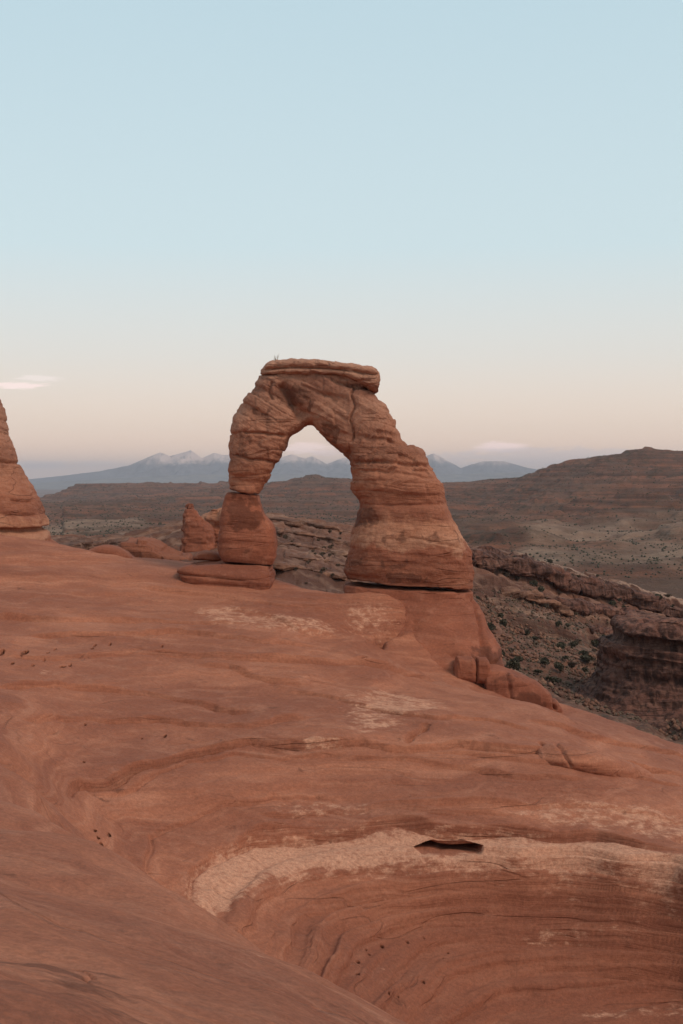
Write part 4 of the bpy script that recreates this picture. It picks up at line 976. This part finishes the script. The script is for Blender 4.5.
def ridge_hit(px, py, lo=100, hi=204):
    D = np.linspace(lo, hi, 260); X = (px - 341.5) / F * D; Z = (HORIZON - py) / F * D
    d = Z - ridge_z(X, D); k = np.nonzero((d[:-1] > 0) & (d[1:] <= 0))[0]
    if not len(k): return None
    return np.array([X[k[0]], D[k[0]], Z[k[0]]])
for (px, py, s) in [(653, 586, 2.2), (612, 706, 1.6), (626, 711, 1.5), (560, 672, .9), (555, 684, .9), (521, 682, .9), (513, 671, .9), (545, 666, .7), (503, 658, .9), (574, 648, 1.0), (583, 657, .9), (566, 660, .6), (585, 672, .8), (600, 690, 1.0), (538, 674, .7), (588, 585, .9), (560, 562, .9)]:
    p = ridge_hit(px, py)
    if p is not None: spots.append((p, .62 * s * rng.uniform(.9, 1.1), rng.choice((0, 1))))
tries = 0
while len(spots) < 190 and tries < 4000:
    tries += 1
    px = rng.uniform(470, 683); py = rng.uniform(562, 712)
    p = ridge_hit(px, py)
    if p is None: continue
    if noise(p[0] * .08, p[1] * .06, 0, 300) < -0.15 or p[1] < 112: continue
    spots.append((p, rng.choice((.18, .22, .28, .36, .48, .7)), rng.choice((0, 1, 2, 2))))
for k in range(30):
    px = rng.uniform(275, 350); py = rng.uniform(526, 585); p = ridge_hit(px, py)
    if p is not None: spots.append((p, rng.uniform(.2, .4), 2))
ORD = ['leftmost', 'second from left', 'third from left', 'fourth from left', 'fifth from left', 'sixth from left', 'seventh from left', 'eighth from left', 'ninth from left', 'tenth from left', 'eleventh from left', 'twelfth from left']
shrubs = []
spots.sort(key=lambda q: q[0][0] / q[0][1])
for i, (p, s, pi) in enumerate(spots):
    px = p[0] / p[1] * F + 341.5; py = HORIZON - p[2] / p[1] * F
    big = 'tiny' if s < .33 else 'small' if s < .5 else 'large'
    if px < 360: where = ('left part' if px < 300 else 'middle' if px < 325 else 'right part') + (', high' if py < 545 else ', low') + ', of the slab behind the arch'
    else:
        line = 547 + (px - 480) * .27
        high = 'on the crest' if py < line + 14 else 'on ledges under the crest' if py < line + 40 else 'midway up the slope' if py < line + 85 else 'at the slope foot'
        side = 'by the arch leg' if px < 515 else 'right of the arch' if px < 560 else 'left of the dark butte' if px < 600 else 'above the dark butte' if px < 645 else 'at the right frame edge'
        where = high + ', ' + side
    shrubs.append([pi, p, s, big + (' dark juniper ' if pi < 2 else ' grey sage ') + where])
for i, (pi, p, s, lab) in enumerate(shrubs):
    same = [k for k, q in enumerate(shrubs) if q[3] == lab]
    full = lab + (', ' + ORD[same.index(i)] if len(same) > 1 and same.index(i) < len(ORD) else '')
    place(pi, tuple(p), s, rng.uniform(0, 6.28), full, 'juniper shrubs on the ridge slope' if pi < 2 else 'sage shrubs on the ridge slope')

# low tufts and stones on the ridge slope: uncountable ground cover
oct_ = np.array([(1, 0, 0), (0, 1, 0), (-1, 0, 0), (0, -1, 0), (0, 0, 1), (0, 0, -.4)], float)
of = np.array([(0, 1, 4), (1, 2, 4), (2, 3, 4), (3, 0, 4), (1, 0, 5), (2, 1, 5), (3, 2, 5), (0, 3, 5)])
def tufts(n, smin, smax, seed, name, mat, label, cat):
    g_ = np.random.default_rng(seed)
    Y = g_.uniform(108, 178, n); X = g_.uniform(.09, .28, n) * Y
    Z = ridge_z(X, Y); s = np.interp(X, cx_, cz_) - Z
    k = (s > 4) & (noise(X * .15, Y * .12, 0, seed) > -.2)
    X, Y, Z = X[k], Y[k], Z[k]; sz = g_.uniform(smin, smax, len(X))
    V = (oct_[None] * sz[:, None, None] * g_.uniform(.55, 1.3, (len(X), 6, 1))) + np.stack([X, Y, Z + sz * .25], -1)[:, None]
    o = mesh_obj(name, V.reshape(-1, 3), (of[None] + 6 * np.arange(len(X))[:, None, None]).reshape(-1, 3), mat, smooth=False)
    props(o, label, cat, kind='stuff')
tufts(6000, .08, .22, 401, 'ground_cover', M_sage, 'low grey brown tufts covering the ridge slope', 'ground cover')
tufts(5000, .10, .34, 402, 'loose_stones', M_ridge, 'loose reddish stones strewn over the ridge slope', 'stones')

# scrub on the far hills: one object, nobody could count it
n = 26000
u = nrg.uniform(-.25, .26, n); D = np.exp(nrg.uniform(math.log(480), math.log(2500), n))
keep = (noise(u * D / 70, D / 90, 0, 310) > -.25) & (nrg.uniform(0, 1, n) < .35 + D / 2500)
u, D = u[keep], D[keep]; zc = hill_z(u, D); xc = u * D
ph = (1 + 5 ** .5) / 2
oct_ = np.array([(1, 0, 0), (0, 1, 0), (-1, 0, 0), (0, -1, 0), (0, 0, 1), (0, 0, -.4)], float)
of = np.array([(0, 1, 4), (1, 2, 4), (2, 3, 4), (3, 0, 4), (1, 0, 5), (2, 1, 5), (3, 2, 5), (0, 3, 5)])
sz = nrg.uniform(.25, .95, len(u)) ** 1.3 * (.6 + D / 3500)
VV = (oct_[None] * sz[:, None, None] * nrg.uniform(.6, 1.3, (len(u), 6, 1))) + np.stack([xc, D, zc + sz * .35], -1)[:, None]
FF = of[None] + 6 * np.arange(len(u))[:, None, None]
o = mesh_obj('scrub', VV.reshape(-1, 3), FF.reshape(-1, 3), M_leaf, smooth=False)
props(o, 'dark scrub scattered over the far hills and valley', 'scrub', kind='stuff')

# dry plant growing on the cap of the arch
p0 = at(275.5, 362.5, DA - .3); p0[2] -= .05
plant = empty('dry_plant', tuple(p0), 'small dry twiggy plant growing on top of the arch cap rock', 'plant')
for i in range(13):
    a = rng.uniform(0, 6.28); ln = rng.uniform(.18, .5); lean = rng.uniform(.05, .4); rr = .010
    tip = p0 + np.array([math.cos(a) * lean * ln, math.sin(a) * lean * ln, ln]); b = p0 + np.array([rng.uniform(-.12, .12), rng.uniform(-.08, .08), -.02])
    midp = (b + tip) / 2 + np.array([rng.uniform(-.03, .03), 0, .02])
    ring = []
    for q, r_ in ((b, rr), (midp, rr * .8), (tip, rr * .4)):
        for k in range(4): ring.append(q + np.array([r_ * math.cos(k * 1.571), r_ * math.sin(k * 1.571), 0]))
    mesh_obj('stem', ring, grid_faces(3, 4, wrap=True), M_dry, parent=plant)

# ------------------------------------------------------------------ haze: the evening air between here and the mountains
HX, HY0, HY1, HZ0, HZ1 = 31500, -31000, 31500, -67.5, 275
hv = [(-HX, HY0, HZ0), (HX, HY0, HZ0), (HX, HY1, HZ0), (-HX, HY1, HZ0), (-HX, HY0, HZ1), (HX, HY0, HZ1), (HX, HY1, HZ1), (-HX, HY1, HZ1)]
hf = [(0, 3, 2, 1), (4, 5, 6, 7), (0, 1, 5, 4), (1, 2, 6, 5), (2, 3, 7, 6), (3, 0, 4, 7)]
m, n_, l_ = nt("haze_air")
pv = n_.new('ShaderNodeVolumePrincipled'); pv.inputs['Color'].default_value = (0.87, 0.87, 0.95, 1); pv.inputs['Density'].default_value = 7.0e-5; pv.inputs['Anisotropy'].default_value = 0.0
mo = n_.new('ShaderNodeOutputMaterial'); l_.new(pv.outputs[0], mo.inputs['Volume'])
o = mesh_obj('haze', hv, hf, m, smooth=False)
props(o, 'thin blue evening haze filling the air to the far mountains', 'haze', kind='stuff')
